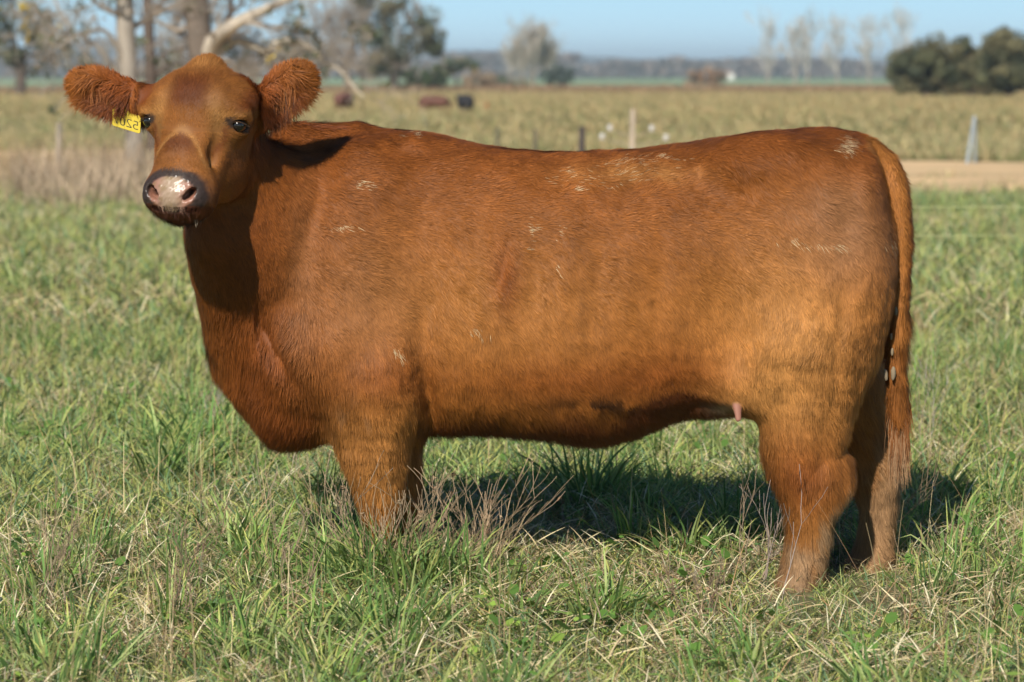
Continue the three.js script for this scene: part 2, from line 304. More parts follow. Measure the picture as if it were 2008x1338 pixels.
// Surface nets over the blocks that the surface crosses
function mesher(f, lo, hi, h) {
  const n = [0, 1, 2].map((i) => Math.ceil((hi[i] - lo[i]) / h / 8) * 8 + 1), [nx, ny, nz] = n;
  const v = new Float32Array(nx * ny * nz).fill(1), sx = 1, sy = nx, sz = nx * ny, active = [];
  const B = 8, r = B * h * .87;
  for (let k = 0; k < nz - 1; k += B) for (let j = 0; j < ny - 1; j += B) for (let i = 0; i < nx - 1; i += B) {
    const d = f(lo[0] + (i + 4) * h, lo[1] + (j + 4) * h, lo[2] + (k + 4) * h);
    if (Math.abs(d) > r * 2.2 + .02) { if (d < 0) for (let c = k; c <= k + B; c++) for (let b = j; b <= j + B; b++) for (let a = i; a <= i + B; a++) { const q = a + b * sy + c * sz; if (v[q] === 1) v[q] = -1; } continue; }
    active.push([i, j, k]);
  }
  for (const [i, j, k] of active) for (let c = k; c <= k + B; c++) for (let b = j; b <= j + B; b++) for (let a = i; a <= i + B; a++) { const q = a + b * sy + c * sz; if (v[q] === 1 || v[q] === -1) v[q] = f(lo[0] + a * h, lo[1] + b * h, lo[2] + c * h); }
  const id = new Map(), pos = [], quads = [];
  for (const [I, J, K] of active) for (let k = K; k < K + B; k++) for (let j = J; j < J + B; j++) for (let i = I; i < I + B; i++) {
    const q = i + j * sy + k * sz;
    let m = 0, ex = 0, ey = 0, ez = 0, cnt = 0;
    const V = [v[q], v[q + 1], v[q + sy], v[q + sy + 1], v[q + sz], v[q + sz + 1], v[q + sz + sy], v[q + sz + sy + 1]];
    for (let c = 0; c < 8; c++) if (V[c] < 0) m |= 1 << c;
    if (m === 0 || m === 255) continue;
    for (let c = 0; c < 8; c++) for (let b = 0; b < 3; b++) { const e = c | (1 << b); if (e === c) continue; if ((V[c] < 0) === (V[e] < 0)) continue; const t = V[c] / (V[c] - V[e]); ex += (c & 1) + (b === 0 ? t : 0); ey += ((c >> 1) & 1) + (b === 1 ? t : 0); ez += ((c >> 2) & 1) + (b === 2 ? t : 0); cnt++; }
    id.set(q, pos.length / 3);
    pos.push(lo[0] + (i + ex / cnt) * h, lo[1] + (j + ey / cnt) * h, lo[2] + (k + ez / cnt) * h);
  }
  for (const q of id.keys()) for (const [a, b, c] of [[sx, sy, sz], [sy, sz, sx], [sz, sx, sy]]) {
    if ((v[q] < 0) === (v[q + a] < 0)) continue;
    const w = [id.get(q), id.get(q - b), id.get(q - b - c), id.get(q - c)];
    if (w.includes(undefined)) continue;
    if (v[q] < 0) quads.push(w[0], w[1], w[2], w[0], w[2], w[3]); else quads.push(w[0], w[2], w[1], w[0], w[3], w[2]);
  }
  const nor = new Float32Array(pos.length), e = h * .6;
  for (let s = 0; s < 3; s++) for (let i = 0; i < pos.length; i += 3) {
    const x = pos[i], y = pos[i + 1], z = pos[i + 2], d = f(x, y, z), gx = f(x + e, y, z) - d, gy = f(x, y + e, z) - d, gz = f(x, y, z + e) - d, g = Math.hypot(gx, gy, gz) || 1;
    if (s < 2) { const step = clamp(d / (g / e), -h * .7, h * .7) / g; pos[i] -= gx * step; pos[i + 1] -= gy * step; pos[i + 2] -= gz * step; }
    else { nor[i] = gx / g; nor[i + 1] = gy / g; nor[i + 2] = gz / g; }
  }
  return { pos: new Float32Array(pos), nor, idx: new Uint32Array(quads) };
}
const lo = [-1.20, -.04, -.42], hi = [1.10, 1.42, .68];
const body = mesher(field, lo, hi, .006);

// coat colours (linear albedo) by place, with some shade painted in
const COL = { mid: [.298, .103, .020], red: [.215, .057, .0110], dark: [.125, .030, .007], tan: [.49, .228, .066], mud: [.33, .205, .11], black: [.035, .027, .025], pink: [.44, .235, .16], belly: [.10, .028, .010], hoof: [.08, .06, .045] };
const mixc = (a, b, t) => [lerp(a[0], b[0], t), lerp(a[1], b[1], t), lerp(a[2], b[2], t)];
const spot = (px, py, cx, cy, rx, ry) => Math.exp(-(((px - cx) / rx) ** 2 + ((py - cy) / ry) ** 2));
function headLocal(x, y, z) { return q1.set(x, y, z).applyMatrix4(HEAD_INV); }
function earOf(x, y, z) {
  for (const e of EARS) { const dx = x - e.b[0], dy = y - e.b[1], dz = z - e.b[2], u = dx * e.u.x + dy * e.u.y + dz * e.u.z, v = dx * e.v.x + dy * e.v.y + dz * e.v.z, n = dx * e.n.x + dy * e.n.y + dz * e.n.z; if (u > e.L * .12 && u < e.L * 1.3 && Math.abs(v) < .09 && Math.abs(n) < .06) return { e, u: u / e.L, v: v / e.w, n }; }
  return null;
}
// the region of a point: 'ear', 'head', 'tail', 'leg', 'trunk'
function region(x, y, z) {
  const ear = earOf(x, y, z); if (ear) return { r: 'ear', ear };
  const l = headLocal(x, y, z), wob = .05 * (noise3(x * 30, y * 30, z * 30) - .5), hw = sstep(-.135 + wob, -.075 + wob, l.z + .25 * Math.min(0, l.y + .2)) * sstep(.17, .14, Math.abs(l.x)) * sstep(-.29, -.25, l.y);
  const [px, py] = toPx(x, y, z);
  if (hw > .02 && l.y < .25) return { r: 'head', l: [l.x, l.y, l.z], hw, px, py, leg: 0 };
  if (px > 1690 && py < 930 && z < .115 && z > -.02 && px > 1739 - (py < 400 ? (400 - py) * .42 : 0) && py > 262) return { r: 'tail', px, py };
  const leg = Math.max(sstep(740, 860, py) * sstep(600, 680, px) * (1 - sstep(800, 850, px)), sstep(650, 830, py + (px - 1560) * .25) * sstep(1420, 1500, px));
  return { r: 'trunk', px, py, leg };
}
function albedo(x, y, z, ny, R) {
  if (R.r === 'head' && R.hw < .99) return mixc(tint(x, y, z, ny, { ...R, r: 'trunk' }), tint(x, y, z, ny, R), R.hw);
  return tint(x, y, z, ny, R);
}
function tint(x, y, z, ny, R) {
  const n1 = fbm(x * 9, y * 9, z * 9), n2 = fbm(x * 34 + 5, y * 22, z * 34, 2);
  let c;
  if (R.r === 'ear') {
    c = mixc(COL.red, COL.mid, sstep(.2, 1, R.ear.u) * .7);
    if (R.ear.n > .002 && R.ear.u < .9) c = mixc(c, COL.belly, .75 * (1 - sstep(.3, .8, Math.abs(R.ear.v))) * (1 - sstep(.5, .9, R.ear.u)));
  } else if (R.r === 'head') {
    const [lx, ly, lz] = R.l;
    c = mixc(COL.mid, COL.tan, .08);
    c = mixc(c, COL.red, sstep(.10, .13, Math.abs(lx)) * sstep(.02, .05, ly));
    c = mixc(c, COL.dark, .85 * Math.exp(-((lx / .062) ** 4 + ((ly - .080) / .042) ** 4)));
    c = mixc(c, COL.tan, .95 * Math.exp(-(((Math.abs(lx) - .07 + .2 * (ly - .03)) / .02) ** 2 + ((ly - .02) / .06) ** 2)));
    c = mixc(c, COL.tan, .6 * Math.exp(-((lx / .035) ** 2 + ((ly - .146) / .018) ** 2)));
    const vee = ly - (-.012 - .9 * lx * lx / .05 - .2 * Math.abs(lx));
    c = mixc(c, COL.tan, .75 * Math.exp(-((vee / .009) ** 2)) * sstep(.075, .05, Math.abs(lx)));
    c = mixc(c, COL.dark, .75 * sstep(-.002, -.012, vee) * Math.exp(-(((ly + .04) / .03) ** 2)) * sstep(.06, .02, Math.abs(lx)));
    c = mixc(c, COL.red, .45 * sstep(.07, .1, Math.abs(lx)) * sstep(-.02, -.08, ly));
    const pad = Math.hypot(lx / .060, (ly + .170) / .043), front = sstep(.085, .108, lz);
    const rim = Math.hypot(lx / .085, (ly + .174) / (ly < -.174 ? .054 : .068));
    const wob = .16 * (fbm(lx * 40, ly * 40, 3) - .5);
    c = mixc(c, COL.black, .95 * (1 - sstep(.92, 1.10, rim + wob)) * sstep(.03, .06, lz));
    if (ly < -.2) c = mixc(c, mixc(COL.black, COL.dark, .75), .8 * sstep(.01, .05, lz));
    const pk = mixc(mixc(COL.pink, [.46, .32, .21], sstep(.035, .01, Math.abs(lx))), [.42, .17, .10], sstep(.028, .05, Math.abs(lx)) * .7);
    c = mixc(c, mixc(pk, [.30, .20, .09], sstep(.60, .75, fbm(lx * 90, ly * 90, 1, 2)) * .7), front * (1 - sstep(.88, 1.02, pad + wob)) * (ly > -.209 ? 1 : 0));
    const nd = Math.min(...NOSTRIL.map(([s, X]) => Math.hypot((lx - X) / .016, (ly + .170) / .014)));
    c = mixc(c, [.02, .008, .006], (1 - sstep(.5, .95, nd)) * sstep(.13, .11, lz) * front);
    c = c.map((v, k) => v * [.76, .76, .80][k]);
    for (const s of [-1, 1]) { const tt = clamp((-.004 - ly) / .075), gx = lerp(.088, .060, tt * tt) * s; c = mixc(c, COL.dark, .75 * Math.exp(-(((lx - gx) / .008) ** 2)) * sstep(.004, -.012, ly) * sstep(-.085, -.06, ly)); c = mixc(c, COL.tan, .5 * Math.exp(-(((lx * s - .105) / .03) ** 2 + ((ly - .024) / .010) ** 2))); }  // tear grooves: crease shade painted into the colour; tan upper lids
    for (const s of [-1, 1]) { const ed = Math.hypot((lx - s * .112) / .030, (ly - .001 + .35 * (lx * s - .112)) / .015); c = mixc(c, COL.black, (1 - sstep(.75, 1.05, ed)) * sstep(-.05, -.02, lz) * .9); }
  } else {
    const { px, py } = R;
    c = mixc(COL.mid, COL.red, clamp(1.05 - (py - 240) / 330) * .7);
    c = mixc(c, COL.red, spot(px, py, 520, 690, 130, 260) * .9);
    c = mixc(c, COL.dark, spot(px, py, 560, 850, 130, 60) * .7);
    c = mixc(c, COL.dark, spot(px, py, 450, 500, 90, 160) * .55);  // shade under the head, painted into the neck colour
    c = mixc(c, COL.tan, spot(px, py, 1555, 690, 170, 210) * .75 + spot(px, py, 1500, 780, 110, 70) * .5);
    c = mixc(c, COL.tan, spot(px, py, 1230, 340, 120, 22) * .55 * n2 * 1.6);
    c = mixc(c, COL.tan, spot(px, py, 960, 610, 300, 130) * .28);
    c = mixc(c, [.30, .135, .058], spot(px, py, 700, 600, 120, 130) * .45 + spot(px, py, 590, 520, 30, 150) * .35);
    c = mixc(c, [.33, .16, .075], spot(px, py, 1660, 470, 90, 90) * .7);
    c = mixc(c, [.30, .15, .07], spot(px, py, 1640, 390, 70, 40) * .35);
    c = mixc(c, COL.red, spot(px, py, 985, 540, 30, 75) * .75);
    c = mixc(c, COL.red, spot(px, py, 760, 730, 90, 60) * .5 + spot(px, py, 1120, 745, 230, 45) * .6 + spot(px, py, 1330, 720, 110, 60) * .5);
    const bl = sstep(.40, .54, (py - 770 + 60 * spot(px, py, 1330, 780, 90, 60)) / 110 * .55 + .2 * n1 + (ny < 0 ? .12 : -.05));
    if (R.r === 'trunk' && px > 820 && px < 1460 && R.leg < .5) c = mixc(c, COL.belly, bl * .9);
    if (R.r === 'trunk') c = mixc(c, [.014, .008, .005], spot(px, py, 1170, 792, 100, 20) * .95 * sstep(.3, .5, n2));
    if (R.leg > 0) {
      let g = mixc(COL.mid, COL.tan, .42);
      if (px > 1400) {
        g = mixc(g, COL.tan, spot(px, py, 1520, 780, 110, 60) * .6);
        g = mixc(g, COL.red, spot(px, py, 1570, 925, 95, 80) * .8);
        const mud = z < 0 ? sstep(860, 990, py + 130 * (n2 - .5) + (px - 1690) * 1.2) : sstep(1010, 1120, py + 210 * (n2 - .5) + (px > 1600 ? 50 : 0));
        g = mixc(g, COL.mud, mud * (z < 0 ? .75 : .9));
        if (py > 1150) g = mixc(g, COL.hoof, .5);
      } else g = mixc(g, COL.tan, spot(px, py, 740, 930, 60, 60) * .3), g = mixc(g, COL.mud, sstep(.52, .62, n2) * .5 * spot(px, py, 690, 800, 40, 60));
      c = mixc(c, g, R.leg);
    }
    if (R.r === 'tail') c = mixc(mixc(COL.mid, COL.tan, .2), COL.dark, sstep(1772, 1785, px) * .6 + (py > 650 ? .35 : 0));
    c = mixc(c, [.36, .27, .18], .7 * spot(px, py, 1415, 797, 30, 10));
    if (z > 0 && Math.hypot(x - TEAT[0], y - TEAT[1], z - TEAT[2]) < .028) c = [.36, .165, .115];
  }
  let g = lerp(.84, 1.16, n1) * lerp(.88, 1.12, n2);
  if (R.r === 'trunk') {
    const streak = (a) => { const u = x * Math.cos(a) + y * Math.sin(a), v = -x * Math.sin(a) + y * Math.cos(a); return .20 * (noise3(u * 14, v * 70, z * 30) - .5) + .12 * (noise3(u * 34, v * 170, z * 60) - .5); };
    g *= 1 + lerp(streak(-.8), streak(-1.45), sstep(480, 640, R.py + (R.px > 1500 ? 120 : 0))) + .25 * (fbm(x * 3.2, y * 4, 7, 2) - .5);
  }
  return [c[0] * g, c[1] * g, c[2] * g];
}
const SPOTS = [[1655, 286, 12, 14, 1.1], [668, 447, 20, 5, .9], [1034, 452, 5, 13, .7], [1091, 456, 7, 7, .8], [930, 651, 12, 4, 1], [1130, 376, 5, 4, 1.2], [1215, 322, 40, 4, .4], [1290, 312, 40, 4, .25], [1150, 352, 60, 14, .10], [1110, 340, 14, 8, .2], [1240, 345, 40, 10, .12], [779, 691, 4, 8, .9], [705, 365, 16, 8, .35], [1750, 480, 6, 14, .6], [1036, 489, 3, 8, .5], [1090, 525, 3, 8, .5], [805, 262, 3, 3, 1.2], [782, 268, 3, 2, 1], [1600, 480, 40, 6, .3], [1560, 472, 5, 5, .9]];
function dust(px, py, n) { let a = 0; for (const [sx, sy, rx, ry, k] of SPOTS) a = Math.max(a, k * spot(px + 26 * (n - .5), py + 16 * (n - .4), sx, sy, rx, ry)); return a; }
const regs = [];
const bodyCol = new Float32Array(body.pos.length);
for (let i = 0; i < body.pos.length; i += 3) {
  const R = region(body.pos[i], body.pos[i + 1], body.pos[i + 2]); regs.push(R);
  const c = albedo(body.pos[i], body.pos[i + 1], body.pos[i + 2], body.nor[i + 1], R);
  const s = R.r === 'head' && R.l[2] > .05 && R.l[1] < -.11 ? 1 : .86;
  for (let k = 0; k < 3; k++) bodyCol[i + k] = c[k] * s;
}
const cow = thing('red_heifer', 'large red-brown beef heifer standing side-on in the foreground pasture, looking at the camera', 'cow', [0, 0, 0]);
const skin = new THREE.MeshPhysicalMaterial({ vertexColors: true, roughness: .62, specularIntensity: .5 });
{ // the wet muzzle shines more than the hide
  const wet = (i) => regs[i].r === 'head' && regs[i].l[2] > .09 && Math.hypot(regs[i].l[0] / .062, (regs[i].l[1] + .170) / .045) < 1, dry = [], shiny = [];
  for (let t = 0; t < body.idx.length; t += 3) (wet(body.idx[t]) ? shiny : dry).push(body.idx[t], body.idx[t + 1], body.idx[t + 2]);
  const g = geo(body.pos, body.nor, bodyCol, new Uint32Array(dry.concat(shiny)));
  g.addGroup(0, dry.length, 0); g.addGroup(dry.length, shiny.length, 1);
  part('body', g, [skin, new THREE.MeshPhysicalMaterial({ vertexColors: true, roughness: .34, specularIntensity: .9 })], cow);
}
// ---------------------------------------------------------------- her coat of hair
const UP3 = new THREE.Vector3(0, 1, 0);
function flow(x, y, z, R) {   // the way the hair lies, and its length, width and lift
  if (R.r === 'ear') { const { e, u, v, n } = R.ear; const inner = n > .002 + .01 * (noise3(x * 240, y * 240, z * 240) - .5) && Math.abs(v) < .5 + .4 * noise3(x * 160 + 7, y * 160, z * 160) && u < .85; return { d: inner ? [e.u.x * .7 + (e.u.x < 0 ? -.1 : 0), -.75 + e.u.y * .4, .4] : [e.u.x * .9 + e.v.x * v * .7, e.u.y * .9 + e.v.y * v * .7 - .15, e.u.z + .1], l: inner ? .040 : .026, w: .0012, up: inner ? .3 : .35, jit: 1.1 }; }
  if (R.r === 'head') {
    const [lx, ly, lz] = R.l;
    if (lz > .055 && ly < -.20) return { d: [0, -1, .6], l: .018, w: .0006, up: .5, thin: .2 };
    if (lz > .078 && ly < -.112) return null;
    for (const s of [-1, 1]) if (Math.hypot((lx - s * .112) / .024, ly / .014) < 1 && lz > -.05) return null;
    const a = hv.set(lx * 1.2, (ly + .012) > 0 ? .09 : -.12, -.03).transformDirection(HEAD).toArray();
    const p = sstep(.08, .14, ly); return { d: a, l: lerp(.010, .020, p), w: .0009, up: lerp(.16, .34, p) };
  }
  const { px, py } = R;
  if (R.r === 'tail') return { d: [.12, -1, 0], l: py > 600 ? .05 : .022, w: .0013, up: px > 1770 ? .4 : .2 };
  if (z > 0 && Math.hypot(x - TEAT[0], y - TEAT[1], z - TEAT[2]) < .03) return null;
  const front = sstep(720, 520, px), back = sstep(1400, 1600, px), low = sstep(420, 760, py);
  const G = R.leg ?? 0, ang = lerp(-.45, -1.25, low) - front * .75 - back * .5 + .55 * spot(px, py, 1180, 360, 120, 60);
  const belly = py > 780 ? sstep(780, 850, py) : 0;
  return { d: [lerp(Math.cos(ang), px > 1400 ? .28 : .1, G), lerp(Math.sin(ang), -1, G), 0], l: lerp(.021, .033, Math.max(belly * (1 - G), front * sstep(560, 700, py), G * .7)), w: .0010, up: lerp(lerp(.15, .34, belly) + .08 * front + (py < 300 && px < 640 ? .2 : 0), .25, G), curl: 1 + 1.6 * spot(px, py, 1220, 370, 170, 60) + .5 * spot(px, py, 1650, 430, 90, 90) };
}
function makeCoat(N, seed) {
  const rnd = rngOf(seed), { pos, nor, idx } = body, nt = idx.length / 3, cum = new Float64Array(nt);
  let sum = 0;
  for (let t = 0; t < nt; t++) {
    const a = idx[t * 3] * 3, b = idx[t * 3 + 1] * 3, c = idx[t * 3 + 2] * 3;
    const ux = pos[b] - pos[a], uy = pos[b + 1] - pos[a + 1], uz = pos[b + 2] - pos[a + 2], vx = pos[c] - pos[a], vy = pos[c + 1] - pos[a + 1], vz = pos[c + 2] - pos[a + 2];
    let w = Math.hypot(uy * vz - uz * vy, uz * vx - ux * vz, ux * vy - uy * vx);
    const R = regs[idx[t * 3]];
    w *= nor[a + 2] < -.35 ? .25 : 1;
    w *= R.r === 'ear' ? 2.2 : R.r === 'head' ? 2.4 : R.leg ? 1.1 : 1;
    if (pos[a + 1] < .06) w *= .3;
    sum += w; cum[t] = sum;
  }
  const P_ = new Float32Array(N * 9), Nn = new Float32Array(N * 9), C = new Float32Array(N * 9);
  let n = 0;
  const nv = new THREE.Vector3(), dv = new THREE.Vector3(), sv = new THREE.Vector3(), b2 = new THREE.Vector3();
  for (let i = 0; i < N; i++) {
    const target = (i + rnd()) / N * sum;
    let a = 0, b = nt - 1; while (a < b) { const m = (a + b) >> 1; if (cum[m] < target) a = m + 1; else b = m; }
    let r1 = rnd(), r2 = rnd(); if (r1 + r2 > 1) { r1 = 1 - r1; r2 = 1 - r2; }
    const i0 = idx[a * 3], i1 = idx[a * 3 + 1], i2 = idx[a * 3 + 2], r0 = 1 - r1 - r2;
    const g = (A, k) => A[i0 * 3 + k] * r0 + A[i1 * 3 + k] * r1 + A[i2 * 3 + k] * r2;
    const x = g(pos, 0), y = g(pos, 1), z = g(pos, 2);
    nv.set(g(nor, 0), g(nor, 1), g(nor, 2)).normalize();
    const R = region(x, y, z), f = flow(x, y, z, R.r === 'head' && rnd() > R.hw * 1.3 ? { ...R, r: 'trunk' } : R);
    if (!f || (f.thin && rnd() > f.thin)) continue;
    const s1 = 22, s2 = 70, c1 = noise3(x * s1, y * s1, z * s1) - .5, c2 = noise3(x * s2 + 9, y * s2, z * s2) - .5, c3 = noise3(x * 8 + 3, y * 8, z * 8) - .5;
    const jt = f.jit ?? .3; dv.set(f.d[0] + jt * (rnd() - .5), f.d[1] + jt * (rnd() - .5), f.d[2] + jt * (rnd() - .5));
    sv.crossVectors(nv, dv);
    dv.addScaledVector(sv, (c1 * .8 + c2 * .6) * (f.curl ?? 1) + c3 * .5);
    dv.addScaledVector(nv, -dv.dot(nv)); if (dv.lengthSq() < 1e-6) continue; dv.normalize();
    const up = f.up * (.5 + rnd()) + c2 * .18 + .04;
    const len = f.l * (.6 + .7 * rnd()), w = f.w * (.7 + .6 * rnd());
    sv.crossVectors(dv, nv).normalize();
    dv.addScaledVector(nv, up).normalize();
    b2.set(x, y, z).addScaledVector(nv, -.001);
    const o = n * 9;
    P_[o] = b2.x - sv.x * w; P_[o + 1] = b2.y - sv.y * w; P_[o + 2] = b2.z - sv.z * w;
    P_[o + 3] = b2.x + sv.x * w; P_[o + 4] = b2.y + sv.y * w; P_[o + 5] = b2.z + sv.z * w;
    P_[o + 6] = b2.x + dv.x * len; P_[o + 7] = b2.y + dv.y * len - (len > .03 ? len * .18 : 0); P_[o + 8] = b2.z + dv.z * len;
    const pale = R.r === 'trunk' && z > 0 && rnd() < .75 * dust(R.px, R.py, noise3(x * 60, y * 60, z * 60)) ? 1 : 0;
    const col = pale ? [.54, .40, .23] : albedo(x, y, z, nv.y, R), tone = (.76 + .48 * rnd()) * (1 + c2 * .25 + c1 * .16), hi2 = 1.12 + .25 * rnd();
    nv.addScaledVector(sv, (rnd() - .5) * .8 + c2 * .25).addScaledVector(dv, -.12 + c1 * .10).normalize();
    for (let k = 0; k < 3; k++) { for (let v = 0; v < 9; v += 3) Nn[o + v + k] = nv.getComponent(k); C[o + k] = C[o + 3 + k] = col[k] * tone * .85; C[o + 6 + k] = col[k] * tone * hi2; }
    n++;
  }
  const ix = new Uint32Array(n * 3); for (let i = 0; i < n * 3; i++) ix[i] = i;
  return geo(P_.subarray(0, n * 9), Nn.subarray(0, n * 9), C.subarray(0, n * 9), ix);
}
const hairMat = new THREE.MeshPhysicalMaterial({ vertexColors: true, roughness: .55, specularIntensity: .32, side: THREE.DoubleSide });
part('coat', makeCoat(760000, 11), hairMat, cow).userData.kind = 'stuff';

// long hair: the switch of the tail, ear fringes, whiskers
function strands(list) {   // [root, [dir], length, width, droop, colour]
  const pos = [], nor = [], col = [], idx = [];
  const d = new THREE.Vector3(), s = new THREE.Vector3(), p = new THREE.Vector3(), n = new THREE.Vector3();
  for (const [root, dir, len, w, droop, c, wave = 0, ph = 0] of list) {
    d.set(...dir).normalize(); p.set(...root);
    s.crossVectors(d, new THREE.Vector3(.1, .2, 1)).normalize();
    n.crossVectors(s, d).normalize(); if (n.z < 0) { n.negate(); s.negate(); }
    const b = pos.length / 3, M = 5;
    for (let k = 0; k <= M; k++) {
      const t = k / M, ww = w * (1 - t * t * .9);
      pos.push(p.x - s.x * ww, p.y - s.y * ww, p.z - s.z * ww, p.x + s.x * ww, p.y + s.y * ww, p.z + s.z * ww);
      for (let e = 0; e < 2; e++) { nor.push(n.x, n.y, n.z); const q = lerp(.8, 1.2, t); col.push(c[0] * q, c[1] * q, c[2] * q); }
      if (k < M) { const o = b + k * 2; idx.push(o, o + 1, o + 3, o, o + 3, o + 2); }
      p.addScaledVector(d, len / M); d.y -= droop / M; d.x += wave * Math.sin(ph + k * 1.9); d.normalize();
    }
  }
  return geo(pos, nor, col, idx);
}
{
  const rnd = rngOf(77), list = [];
  for (let i = 0; i < 1900; i++) {                                               // switch
    const t = rnd() ** 1.2, py = lerp(690, 840, t), px = 1760 + (rnd() - .5) * lerp(22, 26, t), z = .045 + (rnd() - .5) * .04;
    const c = mixc(mixc(COL.dark, COL.mid, .5), [.36, .22, .12], sstep(.3, 1, t * .6 + rnd() * .5));
    list.push([at(px, py, z), [(rnd() - .5) * .16 + .03, -1, (rnd() - .5) * .12], lerp(.16, .14, t) * (.5 + .8 * rnd()), .0010, .1, c, .22, Math.floor(px * .22) * 1.7 + rnd()]);
  }
  part('tail_switch', strands(list), hairMat, cow).userData.kind = 'stuff';
  const mane = [];
  for (let i = 0; i < 700; i++) { const px = lerp(556, 668, rnd()), py = lerp(246, 254, rnd()) + (px - 560) * .02, q = at(px, py, .02 + (rnd() - .5) * .07); mane.push([q, [.7 + .5 * (rnd() - .5), .35 * rnd() + .05 - (px - 560) * .002, (rnd() - .5) * .5], lerp(.025, .05, rnd()), .0010, .5, mixc(COL.red, COL.dark, rnd())]); }
  part('mane', strands(mane), hairMat, cow).userData.kind = 'stuff';
  const tags = [];
  for (const [px, py, r] of [[1752, 505, 10], [1751, 525, 7], [1756, 552, 7], [1757, 610, 6], [1737, 735, 8], [1752, 732, 9], [1748, 660, 5], [1750, 690, 5]]) tags.push([px, py, r]);
  for (const [px, py, r] of tags) {                                              // dried dung on the tail
    const g = new THREE.SphereGeometry(1, 10, 8); const q = at(px, py, .108); g.scale(r * .55 / 760, r * 1.5 / 760, r * .5 / 760);
    const pp = g.attributes.position; for (let i = 0; i < pp.count; i++) { const k = 1 + .3 * (noise3(pp.getX(i) * 300, pp.getY(i) * 200, px) - .5); pp.setXYZ(i, pp.getX(i) * k, pp.getY(i) * k, pp.getZ(i) * k); }
    g.rotateZ((rnd() - .5) * .3); g.translate(...q); g.computeVertexNormals();
    part('dung_lump', g, new THREE.MeshStandardMaterial({ color: new THREE.Color().setRGB(.25, .19, .12), roughness: .9 }), cow);
  }
  const eh = [];
  for (let k = 0; k < 2; k++) { const e = EARS[k];
    for (let i = 0; i < 420; i++) {                                              // hair that hangs out of the ears
      const u = lerp(.12, .75, rnd()), v = (rnd() - .5) * 1.2, q = e.b.map((b, j) => b + e.u.getComponent(j) * u * e.L + e.v.getComponent(j) * v * e.w + e.n.getComponent(j) * .010);
      const dark = rnd() < .35 * (1 - u), c = mixc(mixc(COL.red, COL.mid, rnd()), COL.black, dark ? .85 : .1);
      eh.push([q, [(k ? -.15 : .2) + (rnd() - .5) * .3 + e.u.x * .2, -.7 + (rnd() - .5) * .3, .35 * rnd()], lerp(.03, .065, rnd()) * (k ? 1.15 : .9), .0009, .5, c]);
    }
    for (let i = 0; i < 480; i++) {                                              // dark fringe under the ear
      const u = lerp(-.02, .45, rnd()), q = e.b.map((b, j) => b + e.u.getComponent(j) * u * e.L - (j === 1 ? e.w * lerp(.35, .75, rnd()) : 0) + e.n.getComponent(j) * lerp(-.01, .014, rnd()));
      eh.push([q, [(k ? .12 : .3) + (rnd() - .5) * .3, -.9, .1 + .2 * rnd()], lerp(.02, .055, rnd()), .0009, .4, mixc(mixc(COL.red, COL.tan, rnd() * .4), COL.black, .2 + rnd() * .75)]);
    }
  }
  part('ear_hair', strands(eh), hairMat, cow).userData.kind = 'stuff';
  const wh = [];
  for (let i = 0; i < 80; i++) { const x = (rnd() - .5) * .11, q = H(x, -.222 - rnd() * .012, .05 + rnd() * .05); wh.push([q, [x * 4, -.8, .5 + .4 * rnd()], lerp(.012, .04, rnd()), .0005, .4, mixc([.10, .075, .05], [.5, .4, .28], rnd() * .6)]); }
  part('whiskers', strands(wh), hairMat, cow).userData.kind = 'stuff';
}
// eyes and lids
{
  const eyeMat = new THREE.MeshPhysicalMaterial({ color: new THREE.Color().setRGB(.012, .009, .008), roughness: .22, clearcoat: .5, clearcoatRoughness: .15 });
  for (const s of [-1, 1]) {
    const g = new THREE.SphereGeometry(.0200, 24, 18); g.scale(1, .9, 1); g.translate(...H(s * .110, .001, -.003)); g.computeVertexNormals();
    part('eye', g, eyeMat, cow);
    const lash = [], rnd = rngOf(5 + s);
    for (let i = 0; i < 60; i++) { const t = rnd() - .5, q = H(s * (.112 + .03 * t), .012 - .010 * (t + .1) - .03 * t * t, .012 - .03 * Math.max(0, t)); lash.push([q, [s * (.8 + t) * .9, -.1 + .2 * rnd(), .8], .012 + .008 * rnd(), .0006, .5, [.06, .035, .02]]); }
    part('eyelash', strands(lash), hairMat, cow).userData.kind = 'stuff';
  }
}
